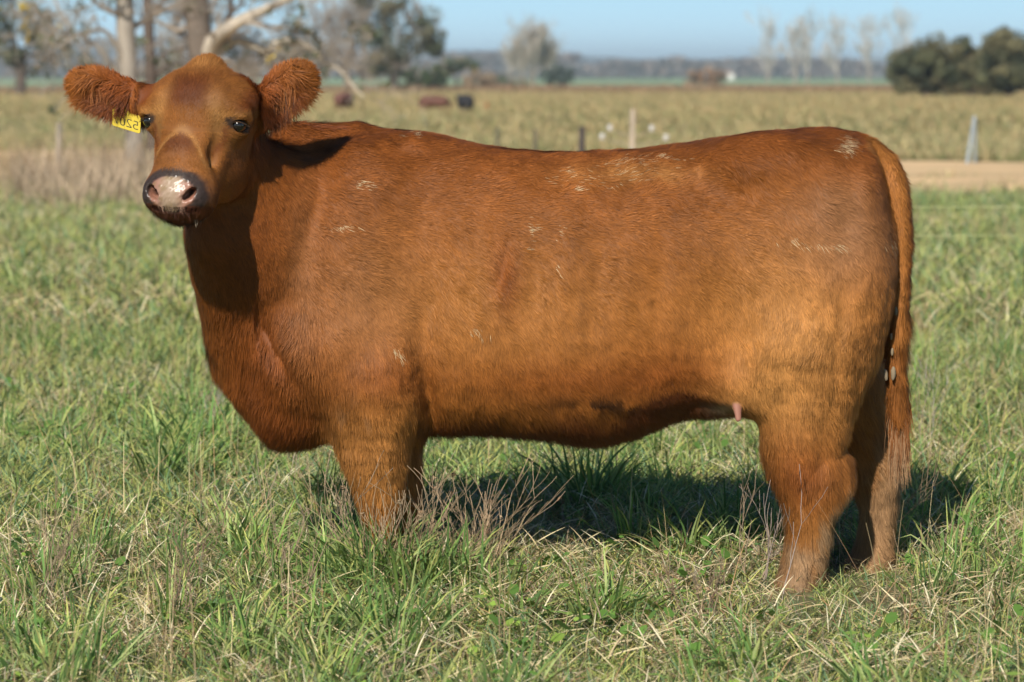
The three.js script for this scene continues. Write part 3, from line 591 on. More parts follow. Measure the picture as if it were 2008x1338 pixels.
// ear tag
{
  const W = .074, Hh = .046, sh = new THREE.Shape(), r = .006;
  sh.moveTo(-W / 2 + r, -Hh / 2); sh.lineTo(W / 2 - r, -Hh / 2); sh.quadraticCurveTo(W / 2, -Hh / 2, W / 2, -Hh / 2 + r); sh.lineTo(W / 2, Hh / 2 - r); sh.quadraticCurveTo(W / 2, Hh / 2, W / 2 - r, Hh / 2);
  sh.lineTo(.012, Hh / 2); sh.quadraticCurveTo(.010, Hh / 2 + .012, .002, Hh / 2 + .014); sh.lineTo(-.022, Hh / 2 + .014); sh.quadraticCurveTo(-.030, Hh / 2 + .012, -.032, Hh / 2);
  sh.lineTo(-W / 2 + r, Hh / 2); sh.quadraticCurveTo(-W / 2, Hh / 2, -W / 2, Hh / 2 - r); sh.lineTo(-W / 2, -Hh / 2 + r); sh.quadraticCurveTo(-W / 2, -Hh / 2, -W / 2 + r, -Hh / 2);
  const g = new THREE.ExtrudeGeometry(sh, { depth: .0016, bevelEnabled: true, bevelSize: .0005, bevelThickness: .0005, bevelSegments: 2, curveSegments: 6 });
  const cv = document.createElement('canvas'); cv.width = 512; cv.height = 512; const x = cv.getContext('2d');
  x.fillStyle = '#cfb42c'; x.fillRect(0, 0, 512, 512); { const rr = rngOf(3); for (let i = 0; i < 260; i++) { x.fillStyle = 'rgba(92,74,30,' + (.05 + .12 * rr()) + ')'; x.beginPath(); x.ellipse(rr() * 512, rr() * 512, 3 + 26 * rr() * rr(), 2 + 9 * rr(), rr() * 3, 0, 7); x.fill(); } }
  x.save(); x.translate(512, 0); x.scale(-1, 1); x.fillStyle = '#3b3405'; x.textAlign = 'center';
  x.font = '190px sans-serif'; x.fillText('5207', 262, 392); x.font = '90px sans-serif'; x.fillText('R2', 300, 212); x.restore();
  const tx = new THREE.CanvasTexture(cv); tx.colorSpace = THREE.SRGBColorSpace; tx.anisotropy = 8;
  const p = g.attributes.position, uv = g.attributes.uv; for (let i = 0; i < p.count; i++) { uv.setXY(i, p.getX(i) / .084 + .5, p.getY(i) / .084 + .42); p.setY(i, p.getY(i) * .92 - .26 * p.getX(i)); } g.computeVertexNormals();
  const m = part('ear_tag', g, new THREE.MeshPhysicalMaterial({ map: tx, roughness: .45 }), cow);
  m.userData.label = 'yellow plastic ear tag with dark digits';
  m.position.set(...at(248, 237, .372)); m.rotation.set(-.1, -.25, -.02, 'ZYX');
  const st = new THREE.CylinderGeometry(.007, .008, .004, 16); st.rotateX(Math.PI / 2); st.translate(-.008, Hh / 2 + .006, .004);
  part('tag_stud', st, new THREE.MeshPhysicalMaterial({ color: new THREE.Color().setRGB(.75, .58, .03), roughness: .4 }), m);
}
// ---------------------------------------------------------------- pasture
function bladeSet(seed, n, o) {     // o: spread, len [a,b], width [a,b], lean [a,b], curl, colours, flat
  const rnd = rngOf(seed), pos = [], nor = [], col = [], idx = [];
  const p = new THREE.Vector3(), d = new THREE.Vector3(), s = new THREE.Vector3(), nn = new THREE.Vector3(), Y = new THREE.Vector3(0, 1, 0);
  for (let i = 0; i < n; i++) {
    const a = rnd() * 6.283, r = Math.sqrt(rnd()) * o.spread, az = o.out ? a + (rnd() - .5) * 1.6 : rnd() * 6.283, lean = lerp(o.lean[0], o.lean[1], rnd() ** 1.3);
    const len = lerp(o.len[0], o.len[1], rnd() ** 1.5), w = lerp(o.width[0], o.width[1], rnd()), M = o.seg ?? 4;
    p.set(Math.cos(a) * r, (o.lift ?? -.005) + (o.rise ?? 0) * rnd(), Math.sin(a) * r);
    const hx = Math.cos(az), hz = Math.sin(az), c = o.colours[Math.floor(rnd() * o.colours.length)], tone = .75 + .5 * rnd(), tipc = o.tip && rnd() < .3 ? o.tip : null;
    const twist = (rnd() - .5) * 1.8, curl = o.curl * (.3 + 1.2 * rnd()), kink = o.kink && rnd() < o.kink ? 1 + Math.floor(rnd() * (M - 1)) : -1;
    let th = lean;
    const b = pos.length / 3;
    for (let k = 0; k <= M; k++) {
      const t = k / M;
      d.set(hx * Math.sin(th), Math.cos(th), hz * Math.sin(th));
      s.crossVectors(d, Y); if (s.lengthSq() < 1e-5) s.set(-hz, 0, hx); s.normalize();
      nn.crossVectors(s, d).normalize();
      s.applyAxisAngle(d, twist); nn.applyAxisAngle(d, twist);
      if (nn.y < 0) { }
      const ww = w * .5 * (o.stem ? 1 - .6 * t : Math.min(1, .6 + t * 1.5) * (1 - Math.pow(t, 2.2)) + .03);
      pos.push(p.x - s.x * ww, p.y - s.y * ww, p.z - s.z * ww, p.x + s.x * ww, p.y + s.y * ww, p.z + s.z * ww);
      const q = tone * lerp(.8, 1.08, t), cc = tipc ? mixc0(c, tipc, sstep(.3, .8, t)) : c;
      for (let e = 0; e < 2; e++) { nor.push(nn.x, nn.y, nn.z); col.push(cc[0] * q, cc[1] * q, cc[2] * q); }
      if (k < M) { const v = b + k * 2; idx.push(v, v + 1, v + 3, v, v + 3, v + 2); }
      p.addScaledVector(d, len / M); th += curl / M; if (k === kink) th += .9 + .5 * rnd();
      if (th > 1.9) th = 1.9;
      if (p.y < .004) p.y = .004;
    }
  }
  return geo(pos, nor, col, idx);
}
const G1 = lin(122, 152, 76), G2 = lin(98, 132, 70), G3 = lin(160, 176, 112), G4 = lin(102, 132, 94), S1 = lin(192, 178, 138), S2 = lin(166, 148, 112), S3 = lin(212, 202, 168), S4 = lin(156, 124, 88), S5 = lin(134, 118, 98), Y1 = lin(178, 182, 104);
const leafMat = new THREE.MeshPhysicalMaterial({ vertexColors: true, roughness: .55, specularIntensity: .45, transmission: .0, side: THREE.DoubleSide });
const softLeaf = new THREE.MeshPhysicalMaterial({ vertexColors: true, roughness: .8, specularIntensity: .5, transmission: .28, thickness: 0, side: THREE.DoubleSide });
const strawMat = new THREE.MeshStandardMaterial({ vertexColors: true, roughness: .7, side: THREE.DoubleSide });
const SETS = {
  turf: [1, 2, 3, 4].map((s) => bladeSet(100 + s, 26, { spread: .085, len: [.05, .15], width: [.0035, .0075], lean: [.15, 1.35], curl: .9, colours: [G1, G2, G3, G1, G4, G4, G3, Y1], tip: Y1, kink: .25 })),
  straw: [1, 2, 3].map((s) => bladeSet(200 + s, 22, { spread: .10, len: [.035, .13], width: [.002, .0048], lean: [.7, 1.75], curl: .35, colours: [S1, S2, S3, S4, S5, S1, S2], lift: .01, rise: .06, kink: .3 })),
  lush: [1, 2, 3].map((s) => bladeSet(300 + s, 34, { spread: .07, len: [.12, .27], width: [.005, .010], lean: [.05, .75], curl: 1.0, colours: [G1, G2, G3, G1, G2], tip: Y1, out: 1, kink: .2, seg: 5 })),
  stems: [1, 2, 3].map((s) => bladeSet(400 + s, 5, { spread: .05, len: [.14, .36], width: [.0018, .0032], lean: [.0, .5], curl: .35, colours: [S1, S2, S5, S4], stem: 1, seg: 5, kink: .15 })),
  coarse: [1, 2, 3].map((s) => bladeSet(500 + s, 30, { spread: .22, len: [.10, .26], width: [.008, .018], lean: [.1, 1.3], curl: .9, colours: [lin(132, 146, 96), lin(120, 134, 88), lin(170, 160, 118), S1, lin(140, 150, 100), lin(176, 166, 120), S2, lin(160, 150, 112)], tip: S1, seg: 3 })),
};
{ // small round-leaved weeds
  const leafy = (seed) => { const rnd = rngOf(seed), pos = [], nor = [], col = [], idx = []; for (let i = 0; i < 14; i++) { const a = rnd() * 6.28, r = .015 + rnd() * .07, cx = Math.cos(a) * r, cz = Math.sin(a) * r, cy = .02 + rnd() * .07, R = .005 + rnd() * .008, ti = rnd() * .9, ta = rnd() * 6.28, c = rnd() < .3 ? lin(140, 170, 70) : lin(98, 136, 56), b = pos.length / 3; const n = new THREE.Vector3(Math.sin(ti) * Math.cos(ta), Math.cos(ti), Math.sin(ti) * Math.sin(ta)), u = new THREE.Vector3(1, 0, 0).cross(n).normalize(), v = new THREE.Vector3().crossVectors(n, u); const q = .8 + .4 * rnd();
    for (let k = 0; k < 9; k++) { const t = k / 8 * 6.283, rr = k === 8 ? 0 : R * (1 + .2 * Math.sin(t * 2)); pos.push(cx + (u.x * Math.cos(t) + v.x * Math.sin(t)) * rr, cy + (u.y * Math.cos(t) + v.y * Math.sin(t)) * rr - (k === 8 ? R * .25 : 0), cz + (u.z * Math.cos(t) + v.z * Math.sin(t)) * rr); nor.push(n.x, n.y, n.z); col.push(c[0] * q, c[1] * q, c[2] * q); }
    for (let k = 0; k < 8; k++) idx.push(b + 8, b + k, b + (k + 1) % 8); } return geo(pos, nor, col, idx); };
  SETS.weeds = [600, 601].map(leafy);
}
const patches = { green_turf: [], straw_litter: [], lush_grass: [], dry_stems: [], clover: [], far_grass: [] };
{
  const rnd = rngOf(4242);
  const put = (kind, x, z, s, c, tall = 1) => patches[kind].push([x, landY(x, z), z, rnd() * 6.283, s, s * tall, c]);
  const hoofs = [[.72, .15], [.93, -.12]];
  const zone = (d0, d1, perM2, f) => { const A = (d) => 1.0 + d * PW / FPX / 2 * 1.12; let area = (A(d0) + A(d1)) * (d1 - d0), n = Math.floor(area * perM2); for (let i = 0; i < n; i++) { const u = rnd(), a0 = A(d0), a1 = A(d1), d = d0 + (d1 - d0) * (Math.abs(a1 - a0) < 1e-6 ? u : (Math.sqrt(a0 * a0 + u * (a1 * a1 - a0 * a0)) - a0) / (a1 - a0)); f((rnd() * 2 - 1) * A(d), DIST - d, d); } };
  const grade = (t) => { const q = .85 + .5 * rnd(); return mixc0([q, q, q], [1.18 * q, 1.03 * q, .97 * q], t); };
  zone(4.9, 14, 620, (x, z, d) => {
    const calm = 1 - .35 * sstep(2.2, 1.2, Math.abs(z - .45) + .4 * Math.abs(x)) , t = landTint(x, z), h = (.65 + .8 * fbm(x * 1.7, z * 1.7, 2)) * calm, nearHoof = hoofs.some(([a, b]) => Math.hypot((x - a) * 1.0, (z - b - .25) * .42) < .15), under = z > -.45 && z < .5 && x > -.6 && x < 1.1;
    if (nearHoof) { if (rnd() < .55) put(rnd() < .6 ? 'green_turf' : 'straw_litter', x, z, .32 + .25 * rnd(), grade(t)); return; }
    const p = rnd();
    if (p < .68 - .26 * t) put('green_turf', x, z, h * (.85 + .4 * rnd()), grade(t));
    else if (p < .87) put('straw_litter', x, z, .45 + .5 * rnd(), grade(.1));
    else if (p < .895 && t < .7 && z > -4) put('clover', x, z, .8 + .5 * rnd(), [1, 1, 1]);
    else if (p < .925) put('dry_stems', x, z, (under ? .5 : .6) + .5 * rnd(), grade(.3));
    else if (p > .975 - .03 * (1 - t) && fbm(x * 1.1, z * 1.1, 21) > .47) put('lush_grass', x, z, .55 + .45 * rnd(), grade(t * .5));
    else put('green_turf', x, z, h * (.8 + .4 * rnd()), grade(t));
  });
  zone(14, 34, 95, (x, z, d) => { if (trackEdge(x, d) > .2 || d > 29.5 && rnd() < .8) return; const t = landTint(x, z), p = rnd(), h = 1.25 + .9 * fbm(x * .8, z * .8, 2);
    const gg = grade(t).map((v) => v * 1.0); if (p < .78 - .36 * t) put('green_turf', x, z, h * 1.15, gg); else if (p < .91) put('straw_litter', x, z, 1.5, gg); else put('dry_stems', x, z, .7 + .5 * rnd(), gg); });
  zone(30, 60, 16, (x, z, d) => { if (trackEdge(x, d) > .35 && rnd() < (x < -3 ? .75 : .985)) return; const t = landTint(x, z); put('far_grass', x, z, .8 + .7 * rnd(), grade(clamp(t + .1)), .9); });
  zone(60, 235, 2.2, (x, z, d) => { const t = landTint(x, z); put('far_grass', x, z, 1.2 + 1.2 * rnd(), grade(clamp(t + .25)), .75); });
  // tussocks that stand out
  for (const [px, py, s, n] of [[330, 960, 1.15, 4], [1180, 1010, 1.25, 6], [1390, 1105, 1.0, 3], [1500, 1085, .9, 2], [50, 590, 1.3, 4], [1080, 1020, .9, 3], [360, 905, 1.1, 3], [1270, 1040, .9, 3], [700, 1150, .85, 4], [740, 1165, .95, 5], [780, 1165, .95, 5], [820, 1150, .8, 4], [660, 1120, .8, 3], [760, 1180, .9, 3], [640, 1010, .8, 3], [1830, 990, .8, 3], [770, 1290, 1, 3], [430, 1110, .9, 2], [1230, 1090, .9, 3]])
    for (let i = 0; i < n; i++) { const d = dist(py), x = (px - PW / 2) / FPX * d + (rnd() - .5) * .16, z = DIST - d + (rnd() - .5) * .18; put('lush_grass', x, z, s * (.75 + .4 * rnd()), grade(.1)); }
}
function scatter(name, sets, list, material, label, category) {
  const g = thing(name, label, category); g.userData.kind = 'stuff';
  sets.forEach((geometry, k) => {
    const mine = list.filter((_, i) => i % sets.length === k), m = new THREE.InstancedMesh(geometry, material, mine.length), M = new THREE.Matrix4(), q = new THREE.Quaternion(), e = new THREE.Euler(), C = new THREE.Color();
    mine.forEach(([x, y, z, a, s, sy, c], i) => { e.set(0, a, 0); M.compose(new THREE.Vector3(x, y, z), q.setFromEuler(e), new THREE.Vector3(s, sy, s)); m.setMatrixAt(i, M); m.setColorAt(i, C.setRGB(...c)); });
    m.name = 'tuft'; m.userData.kind = 'stuff'; m.castShadow = m.receiveShadow = true; g.add(m);
  });
}
scatter('green_turf', SETS.turf, patches.green_turf, softLeaf, 'short green pasture grass blades covering the foreground ground', 'grass');
scatter('straw_litter', SETS.straw, patches.straw_litter, strawMat, 'dry straw-coloured dead grass lying between the green blades', 'dry grass');
scatter('lush_grass', SETS.lush, patches.lush_grass, softLeaf, 'taller broad-bladed green grass tussocks standing above the turf', 'grass tussocks');
scatter('dry_stems', SETS.stems, patches.dry_stems, strawMat, 'thin dry grey-brown stems standing up out of the turf', 'dry stems');
scatter('clover', SETS.weeds, patches.clover, softLeaf, 'small round-leaved green weeds low in the turf', 'ground weeds');
scatter('far_grass', SETS.coarse, patches.far_grass, softLeaf, 'coarse olive and straw grass of the pasture beyond the track', 'meadow grass');
// ---------------------------------------------------------------- fence, trees, far woods, far cattle
const barkMat = new THREE.MeshStandardMaterial({ vertexColors: true, roughness: .9 });
const foliageMat = new THREE.MeshPhysicalMaterial({ vertexColors: true, roughness: .7, specularIntensity: .5, transmission: .18, thickness: 0, side: THREE.DoubleSide });
class Wood {          // tapered limbs that follow points [x, y, z, radius]
  constructor() { this.pos = []; this.nor = []; this.col = []; this.idx = []; }
  limb(pts, c, sides = 7, wob = .12) {
    const curve = new THREE.CatmullRomCurve3(pts.map((p) => new THREE.Vector3(p[0], p[1], p[2]))), N = sides <= 5 ? pts.length - 1 : Math.max(3, (pts.length - 1) * 4), a = new THREE.Vector3(), t = new THREE.Vector3(), u = new THREE.Vector3(), v = new THREE.Vector3(), b = this.pos.length / 3;
    for (let i = 0; i <= N; i++) {
      const f = i / N, g = f * (pts.length - 1), k = Math.min(pts.length - 2, g | 0), r0 = lerp(pts[k][3], pts[k + 1][3], g - k);
      curve.getPoint(f, a); curve.getTangent(f, t);
      u.crossVectors(t, Math.abs(t.y) > .9 ? new THREE.Vector3(1, 0, 0) : new THREE.Vector3(0, 1, 0)).normalize(); v.crossVectors(t, u);
      for (let s = 0; s < sides; s++) {
        const q = s / sides * 6.2832, cx = Math.cos(q), cy = Math.sin(q), nx = u.x * cx + v.x * cy, ny = u.y * cx + v.y * cy, nz = u.z * cx + v.z * cy;
        const n = noise3(a.x * 5 + nx * 2, a.y * 4, a.z * 5 + nz * 2), r = r0 * (1 + wob * (n - .5) * 2);
        this.pos.push(a.x + nx * r, a.y + ny * r, a.z + nz * r); this.nor.push(nx, ny, nz);
        const m = .5 + .55 * noise3(a.x * 9 + nx, a.y * 6, a.z * 9 + nz) + .5 * noise3(a.x * 4 + nx * 1.5 + 9, a.y * 2.2, a.z * 4 + nz * 1.5); this.col.push(c[0] * m, c[1] * m, c[2] * m);
      }
    }
    for (let i = 0; i < N; i++) for (let s = 0; s < sides; s++) { const p = b + i * sides + s, q = b + i * sides + (s + 1) % sides; this.idx.push(p, q, p + sides, q, q + sides, p + sides); }
  }
  twigs(rnd, root, dir, len, r, depth, c, o) {      // a branch that forks
    const d = new THREE.Vector3(...dir).normalize(), pts = [[...root, r]], p = new THREE.Vector3(...root), M = 4, forks = [];
    for (let i = 1; i <= M; i++) {
      d.x += (rnd() - .5) * o.bend; d.y += (rnd() - .5) * o.bend + o.rise; d.z += (rnd() - .5) * o.bend; d.normalize();
      p.addScaledVector(d, len / M); pts.push([p.x, p.y, p.z, Math.max(o.min, r * (1 - .7 * i / M))]);
      if (depth > 0 && i >= 1) { const n = i === M ? 2 : rnd() < o.fork ? 1 : 0; for (let k = 0; k < n; k++) forks.push([[p.x, p.y, p.z], [d.x + (rnd() - .5) * o.spread, d.y + (rnd() - .5) * o.spread + o.up, d.z + (rnd() - .5) * o.spread], len * (.5 + .3 * rnd()), Math.max(o.min, r * (1 - .7 * i / M) * .7)]); }
    }
    this.limb(pts, c, r > .06 ? 7 : r > .02 ? 5 : 3, .08);
    if (o.ends && depth === 0) o.ends.push([p.x, p.y, p.z]);
    for (const f of forks) this.twigs(rnd, ...f, depth - 1, c, o);
  }
  geo() { return geo(this.pos, this.nor, this.col, this.idx); }
}
// foliage: many leaf-sized faces in clumps; clumps: [x, y, z, rx, ry, rz]
function foliage(seed, clumps, per, size, colours, shell = .5) {
  const rnd = rngOf(seed), pos = [], nor = [], col = [], idx = [], n = new THREE.Vector3(), u = new THREE.Vector3(), v = new THREE.Vector3();
  for (const [cx, cy, cz, rx, ry, rz] of clumps) {
    const c0 = colours[Math.floor(rnd() * colours.length)], tone = .75 + .5 * rnd();
    for (let i = 0; i < per; i++) {
      const th = rnd() * 6.2832, h = rnd() * 2 - 1, q = Math.sqrt(1 - h * h), r = shell + (1 - shell) * Math.cbrt(rnd()) + (rnd() < .12 ? .25 * rnd() : 0);
      const dx = q * Math.cos(th), dz = q * Math.sin(th), b = pos.length / 3, s = size * (.5 + rnd());
      const x = cx + dx * rx * r, y = cy + h * ry * r, z = cz + dz * rz * r;
      n.set(dx + (rnd() - .5) * 1.4, h + (rnd() - .5) * 1.4, dz + (rnd() - .5) * 1.4).normalize(); u.set(rnd() - .5, rnd() - .5, rnd() - .5).cross(n).normalize(); v.crossVectors(n, u);
      const l = s * (1.2 + rnd()), m = tone * (.7 + .6 * rnd());
      pos.push(x - u.x * l, y - u.y * l, z - u.z * l, x + v.x * s * .6, y + v.y * s * .6, z + v.z * s * .6, x + u.x * l, y + u.y * l, z + u.z * l, x - v.x * s * .6, y - v.y * s * .6, z - v.z * s * .6);
      for (let k = 0; k < 4; k++) { nor.push(n.x, n.y, n.z); col.push(c0[0] * m, c0[1] * m, c0[2] * m); }
      idx.push(b, b + 2, b + 1, b, b + 3, b + 2);
    }
  }
  return geo(pos, nor, col, idx);
}
const pxm = (d) => FPX / d, Zd = (d) => DIST - d;                                 // pixels per metre at a distance
const A = (px, py, d) => at(px, py, Zd(d));
const rel = (g) => (p) => [p[0] - g.position.x, p[1] - g.position.y, p[2] - g.position.z];
const foot = (px, d) => [A(px, 300, d)[0], landY(A(px, 300, d)[0], Zd(d)), Zd(d)];

const BARK = lin(142, 130, 116), BARKD = lin(88, 76, 68), BARKP = lin(152, 142, 130), OLIVE = lin(94, 98, 62), OLIVED = lin(66, 74, 50), GREYT = lin(158, 146, 134), YEL = lin(186, 160, 62);
// the pale trunk at the left and the two darker trees behind the heifer's head
function trunkTree(label, px, d, stemPts, limbs, c, o = {}) {
  const base = foot(px, d), t = thing(o.name ?? 'bare_tree', label, 'tree', base), R = rel(t), rnd = rngOf(o.seed ?? px), k = pxm(d);
  const conv = (pts, dz = 0) => pts.map(([x, y, r], i) => [...R(A(x, y, d + dz * i)), r / k]);
  const w = new Wood(); w.limb([[0, -.1, 0, stemPts[0][2] * 1.35 / k], ...conv(stemPts)], c, 12, .16); part('trunk', w.geo(), barkMat, t);
  const ends = [];
  for (const [pts, col, tw] of limbs) {
    const b = new Wood(), cp = conv(pts, (rnd() - .5) * .5); b.limb(cp, col, 8, .16);
    for (let i = 0; i < (tw ?? 4) * 2; i++) {
      const s = .25 + .75 * rnd(), g = s * (cp.length - 1), j = Math.min(cp.length - 2, g | 0), q = cp[j].map((v, m) => lerp(v, cp[j + 1][m], g - j));
      b.twigs(rnd, q.slice(0, 3), [(rnd() - .5) * 2 + (cp[j + 1][0] - cp[j][0]) * 2, (rnd() - .4) * 1.6, (rnd() - .5) * 1.4], (30 + 60 * rnd()) / k, Math.max(.006, q[3] * .45), 2, mixc0(col, GREYT, .4), { bend: .5, rise: .0, fork: .55, spread: 1.5, up: .1, min: .004, ends });
    }
    part('branch', b.geo(), barkMat, t);
  }
  if (o.leaves) part('leaves', foliage(px, ends.filter(() => rnd() < o.leaves * .22).map((p) => [...p, .14, .12, .14]), 12, .028, [OLIVE, OLIVED, OLIVED, OLIVE, OLIVED, OLIVE, OLIVED, OLIVED, GREYT, GREYT, YEL], .1), foliageMat, t);
  return t;
}
trunkTree('pale grey bare trunk rising behind the left ear of the heifer', 268, 36, [[266, 330, 18], [262, 240, 17], [252, 150, 17], [246, 60, 18], [240, -40, 16], [236, -160, 13]], [
  [[[248, 60, 8], [282, 40, 6], [330, 15, 5], [372, -10, 3]], BARK, 5], [[[250, 30, 7], [210, 20, 5], [160, -20, 3]], BARK, 5], [[[252, 140, 6], [205, 60, 4], [150, 70, 3], [90, 110, 2]], BARKP, 6], [[[256, 190, 4], [190, 90, 3], [120, 60, 2], [60, 90, 1.4]], BARKP, 6], [[[262, 250, 4], [200, 170, 3], [140, 60, 2.4], [100, -10, 2]], BARKP, 5]], BARKP, { leaves: .25 });
trunkTree('thin dark trunk just right of the pale grey trunk', 300, 46, [[299, 290, 12], [296, 150, 11], [290, 40, 10], [286, -60, 9], [282, -160, 7]], [
  [[[290, 40, 5], [320, 0, 4], [340, -40, 3]], BARKD, 4], [[[296, 120, 4], [335, 100, 3], [380, 92, 2]], BARKD, 5], [[[296, 150, 4], [340, 125, 3], [400, 140, 2]], BARKD, 5]], BARKD, { leaves: .3 });
trunkTree('big bare tree with long pale limbs spreading above the head of the heifer', 396, 40, [[396, 320, 26], [395, 180, 25], [394, 110, 24], [388, 50, 25], [378, -20, 24], [370, -140, 20]], [
  [[[396, 120, 17], [418, 82, 15], [440, 60, 14], [478, 38, 12], [530, 14, 9], [590, -14, 7]], lin(178, 166, 150), 5],
  [[[404, 128, 9], [430, 100, 9], [462, 80, 9], [500, 90, 8], [520, 98, 8], [545, 82, 8], [575, 80, 8], [606, 92, 5], [640, 124, 4], [664, 136, 3], [690, 166, 3], [714, 192, 1.6]], lin(176, 166, 150), 6],
  [[[384, 40, 7], [350, 60, 5], [330, 52, 4], [300, 40, 3]], BARK, 4], [[[440, 60, 7], [452, 20, 6], [450, -30, 5]], BARKD, 4], [[[392, 80, 6], [366, 70, 5], [336, 58, 4]], BARKD, 4],
  [[[478, 38, 6], [520, 50, 4], [560, 55, 3], [620, 72, 2]], BARK, 6], [[[400, 130, 6], [450, 120, 4], [466, 150, 3]], BARK, 5], [[[380, 0, 6], [420, -20, 5], [480, -40, 4]], BARK, 4]], mixc0(BARK, BARKD, .7), { leaves: .4 });

// leafy and twiggy trees farther off: outline given by clumps in photograph pixels [column, row, radius across, radius up]
function crownTree(name, label, px, baseRow, d, clumps, per, leaf, colours, o = {}) {
  const base = foot(px, d), t = thing(name, label, 'tree', base, o.group), R = rel(t), k = pxm(d), rnd = rngOf(px * 7 + 1);
  const C = clumps.map(([x, y, a, b]) => { const p = R(A(x, y, d)); return [p[0], p[1], p[2] + (rnd() - .5) * a / k, a / k, b / k, a / k]; });
  const small = []; for (const c of C) for (let i = 0; i < (o.sub ?? 9); i++) { const th = rnd() * 6.28, h = rnd() * 2 - 1, q = Math.sqrt(1 - h * h), r = .45 + .5 * rnd(); small.push([c[0] + Math.cos(th) * q * r * c[3], c[1] + h * r * c[4], c[2] + Math.sin(th) * q * r * c[5], c[3] * (.3 + .22 * rnd()), c[4] * (.3 + .22 * rnd()), c[5] * .4]); }
  const w = new Wood(), top = C.reduce((a, c) => Math.max(a, c[1]), 0), ends = [];
  const r0 = (o.trunk ?? 7) / k;
  w.limb([[0, -.1, 0, r0 * 1.3], [r0 * .4, top * .3, 0, r0], [0, top * .55, 0, r0 * .7]], o.bark ?? BARKD, 8);
  part('trunk', w.geo(), barkMat, t);
  const b = new Wood(); for (const c of C) { b.limb([[0, top * (.15 + .3 * rnd()), 0, r0 * .5], [c[0] * .5, lerp(top * .4, c[1], .5), c[2] * .5, r0 * .35], [c[0], c[1], c[2], r0 * .15]], o.bark ?? BARKD, 5); }
  if (o.twigs) for (const c of C) for (let i = 0; i < o.twigs; i++) b.twigs(rnd, [c[0] + (rnd() - .5) * c[3], c[1] - c[4] * (.2 + .6 * rnd()), c[2] + (rnd() - .5) * c[5] * .6], [(rnd() - .5) * 1.2, .8 + .4 * rnd(), (rnd() - .5) * .8], c[4] * (.6 + .5 * rnd()), (o.tw ?? 1.4) / k, 2, o.twigColour ?? GREYT, { bend: .45, rise: .02, fork: .6, spread: 1.1, up: .25, min: .5 / k });
  part('branches', b.geo(), barkMat, t);
  if (per) part('crown', foliage(px, small, per, leaf / k, colours, .15), foliageMat, t);
  return t;
}
const DKO = [lin(84, 88, 62), lin(98, 98, 68), lin(72, 78, 58), lin(116, 110, 78)], GRN = [lin(84, 96, 66), lin(66, 82, 62), lin(100, 104, 74)], GRY = [lin(150, 138, 120), lin(136, 126, 108), lin(164, 146, 122)], BRN = [lin(166, 130, 98), lin(150, 122, 96)];
crownTree('leafy_tree', 'dark olive thorny tree filling the top left corner', 40, 163, 190, [[20, 60, 60, 70], [70, 55, 50, 60], [100, 90, 34, 45], [40, 120, 50, 35], [10, 20, 50, 50], [-30, 90, 40, 60]], 60, 3.2, DKO, { trunk: 9, twigs: 3, twigColour: BARKD });
crownTree('leafy_tree', 'low round dark green bush left of the pale trunk', 152, 165, 300, [[150, 118, 40, 28], [180, 135, 26, 22]], 70, 2.4, GRN, { trunk: 4 });
crownTree('leafy_tree', 'grey-green tree with pale bare limbs right of the head of the heifer', 770, 176, 212, [[785, 95, 66, 54], [835, 74, 46, 38], [735, 55, 46, 46], [800, 30, 66, 40], [770, 130, 46, 34], [855, 88, 28, 24], [740, 10, 60, 30]], 62, 3.2, [lin(92, 98, 70), lin(76, 86, 68), lin(118, 110, 82), lin(104, 100, 74)], { trunk: 8, twigs: 7, tw: 2.2, twigColour: BARKP, bark: BARK });
crownTree('bare_tree', 'greyish twiggy leafless tree between the right ear and the grey-green tree', 680, 180, 226, [[650, 70, 60, 60], [700, 100, 50, 55], [640, 130, 40, 35], [700, 30, 60, 50], [720, 140, 30, 26]], 9, 2.2, GRY, { trunk: 6, twigs: 26, tw: 1.5, bark: BARK });
for (const [px, d, cl, lab] of [[205, 70, [[200, 110, 70, 50], [150, 60, 60, 50], [240, 130, 50, 36], [120, 110, 50, 46]], 'grey leafless thicket between the corner tree and the pale trunk'], [345, 75, [[340, 90, 60, 50], [350, 130, 60, 36]], 'grey leafless thicket between the two dark trunks'], [520, 80, [[500, 130, 60, 40], [560, 110, 60, 46], [600, 130, 50, 40]], 'grey leafless thicket under the long pale limbs']])
  crownTree('bare_tree', lab, px, 240, d, cl, 2, 2.2, [GRY[2], OLIVED, GRY[0], GRY[1]], { trunk: 5, twigs: 7, tw: 1.6, bark: BARK, twigColour: lin(160, 150, 138), sub: 4 });
for (const [px, row, a, b, lab, cols, d, tw] of [[225, 150, 50, 20, 'low grey scrub behind the pale trunk', GRY, 240, 5], [330, 140, 60, 30, 'grey twiggy scrub behind the thin dark trunk', GRY, 235, 6], [455, 140, 60, 26, 'brownish scrub between the poll and the right ear', GRY, 230, 6], [560, 110, 50, 34, 'grey-green scrub behind the right ear', [...GRY, ...GRN], 225, 6],
  [850, 150, 26, 26, 'small dark green bush under the grey-green tree', GRN, 225, 1], [895, 130, 40, 18, 'yellowish green bush right of the grey-green tree', [lin(128, 122, 70), ...GRN], 230, 2], [940, 158, 34, 18, 'low beige bush beside the yellowish bush', [lin(172, 150, 122), lin(150, 132, 112)], 225, 3], [1095, 146, 34, 24, 'dark blue-green bush at the foot of the tall bare tree', [lin(92, 104, 92), lin(80, 92, 84)], 300, 0], [820, 152, 40, 20, 'dark scrub at the field edge left of the small bush', GRN, 240, 2],
  [985, 160, 50, 16, 'low olive scrub between the beige bush and the tall bare tree', [...GRY, ...GRN], 300, 3]])
  crownTree('bush', lab, px, 175, d, [[px, row, a, b], [px - a * .5, row + 6, a * .6, b * .8], [px + a * .5, row + 5, a * .6, b * .8]], 42, 2.2, cols, { trunk: 2.5, twigs: tw, tw: .9 });
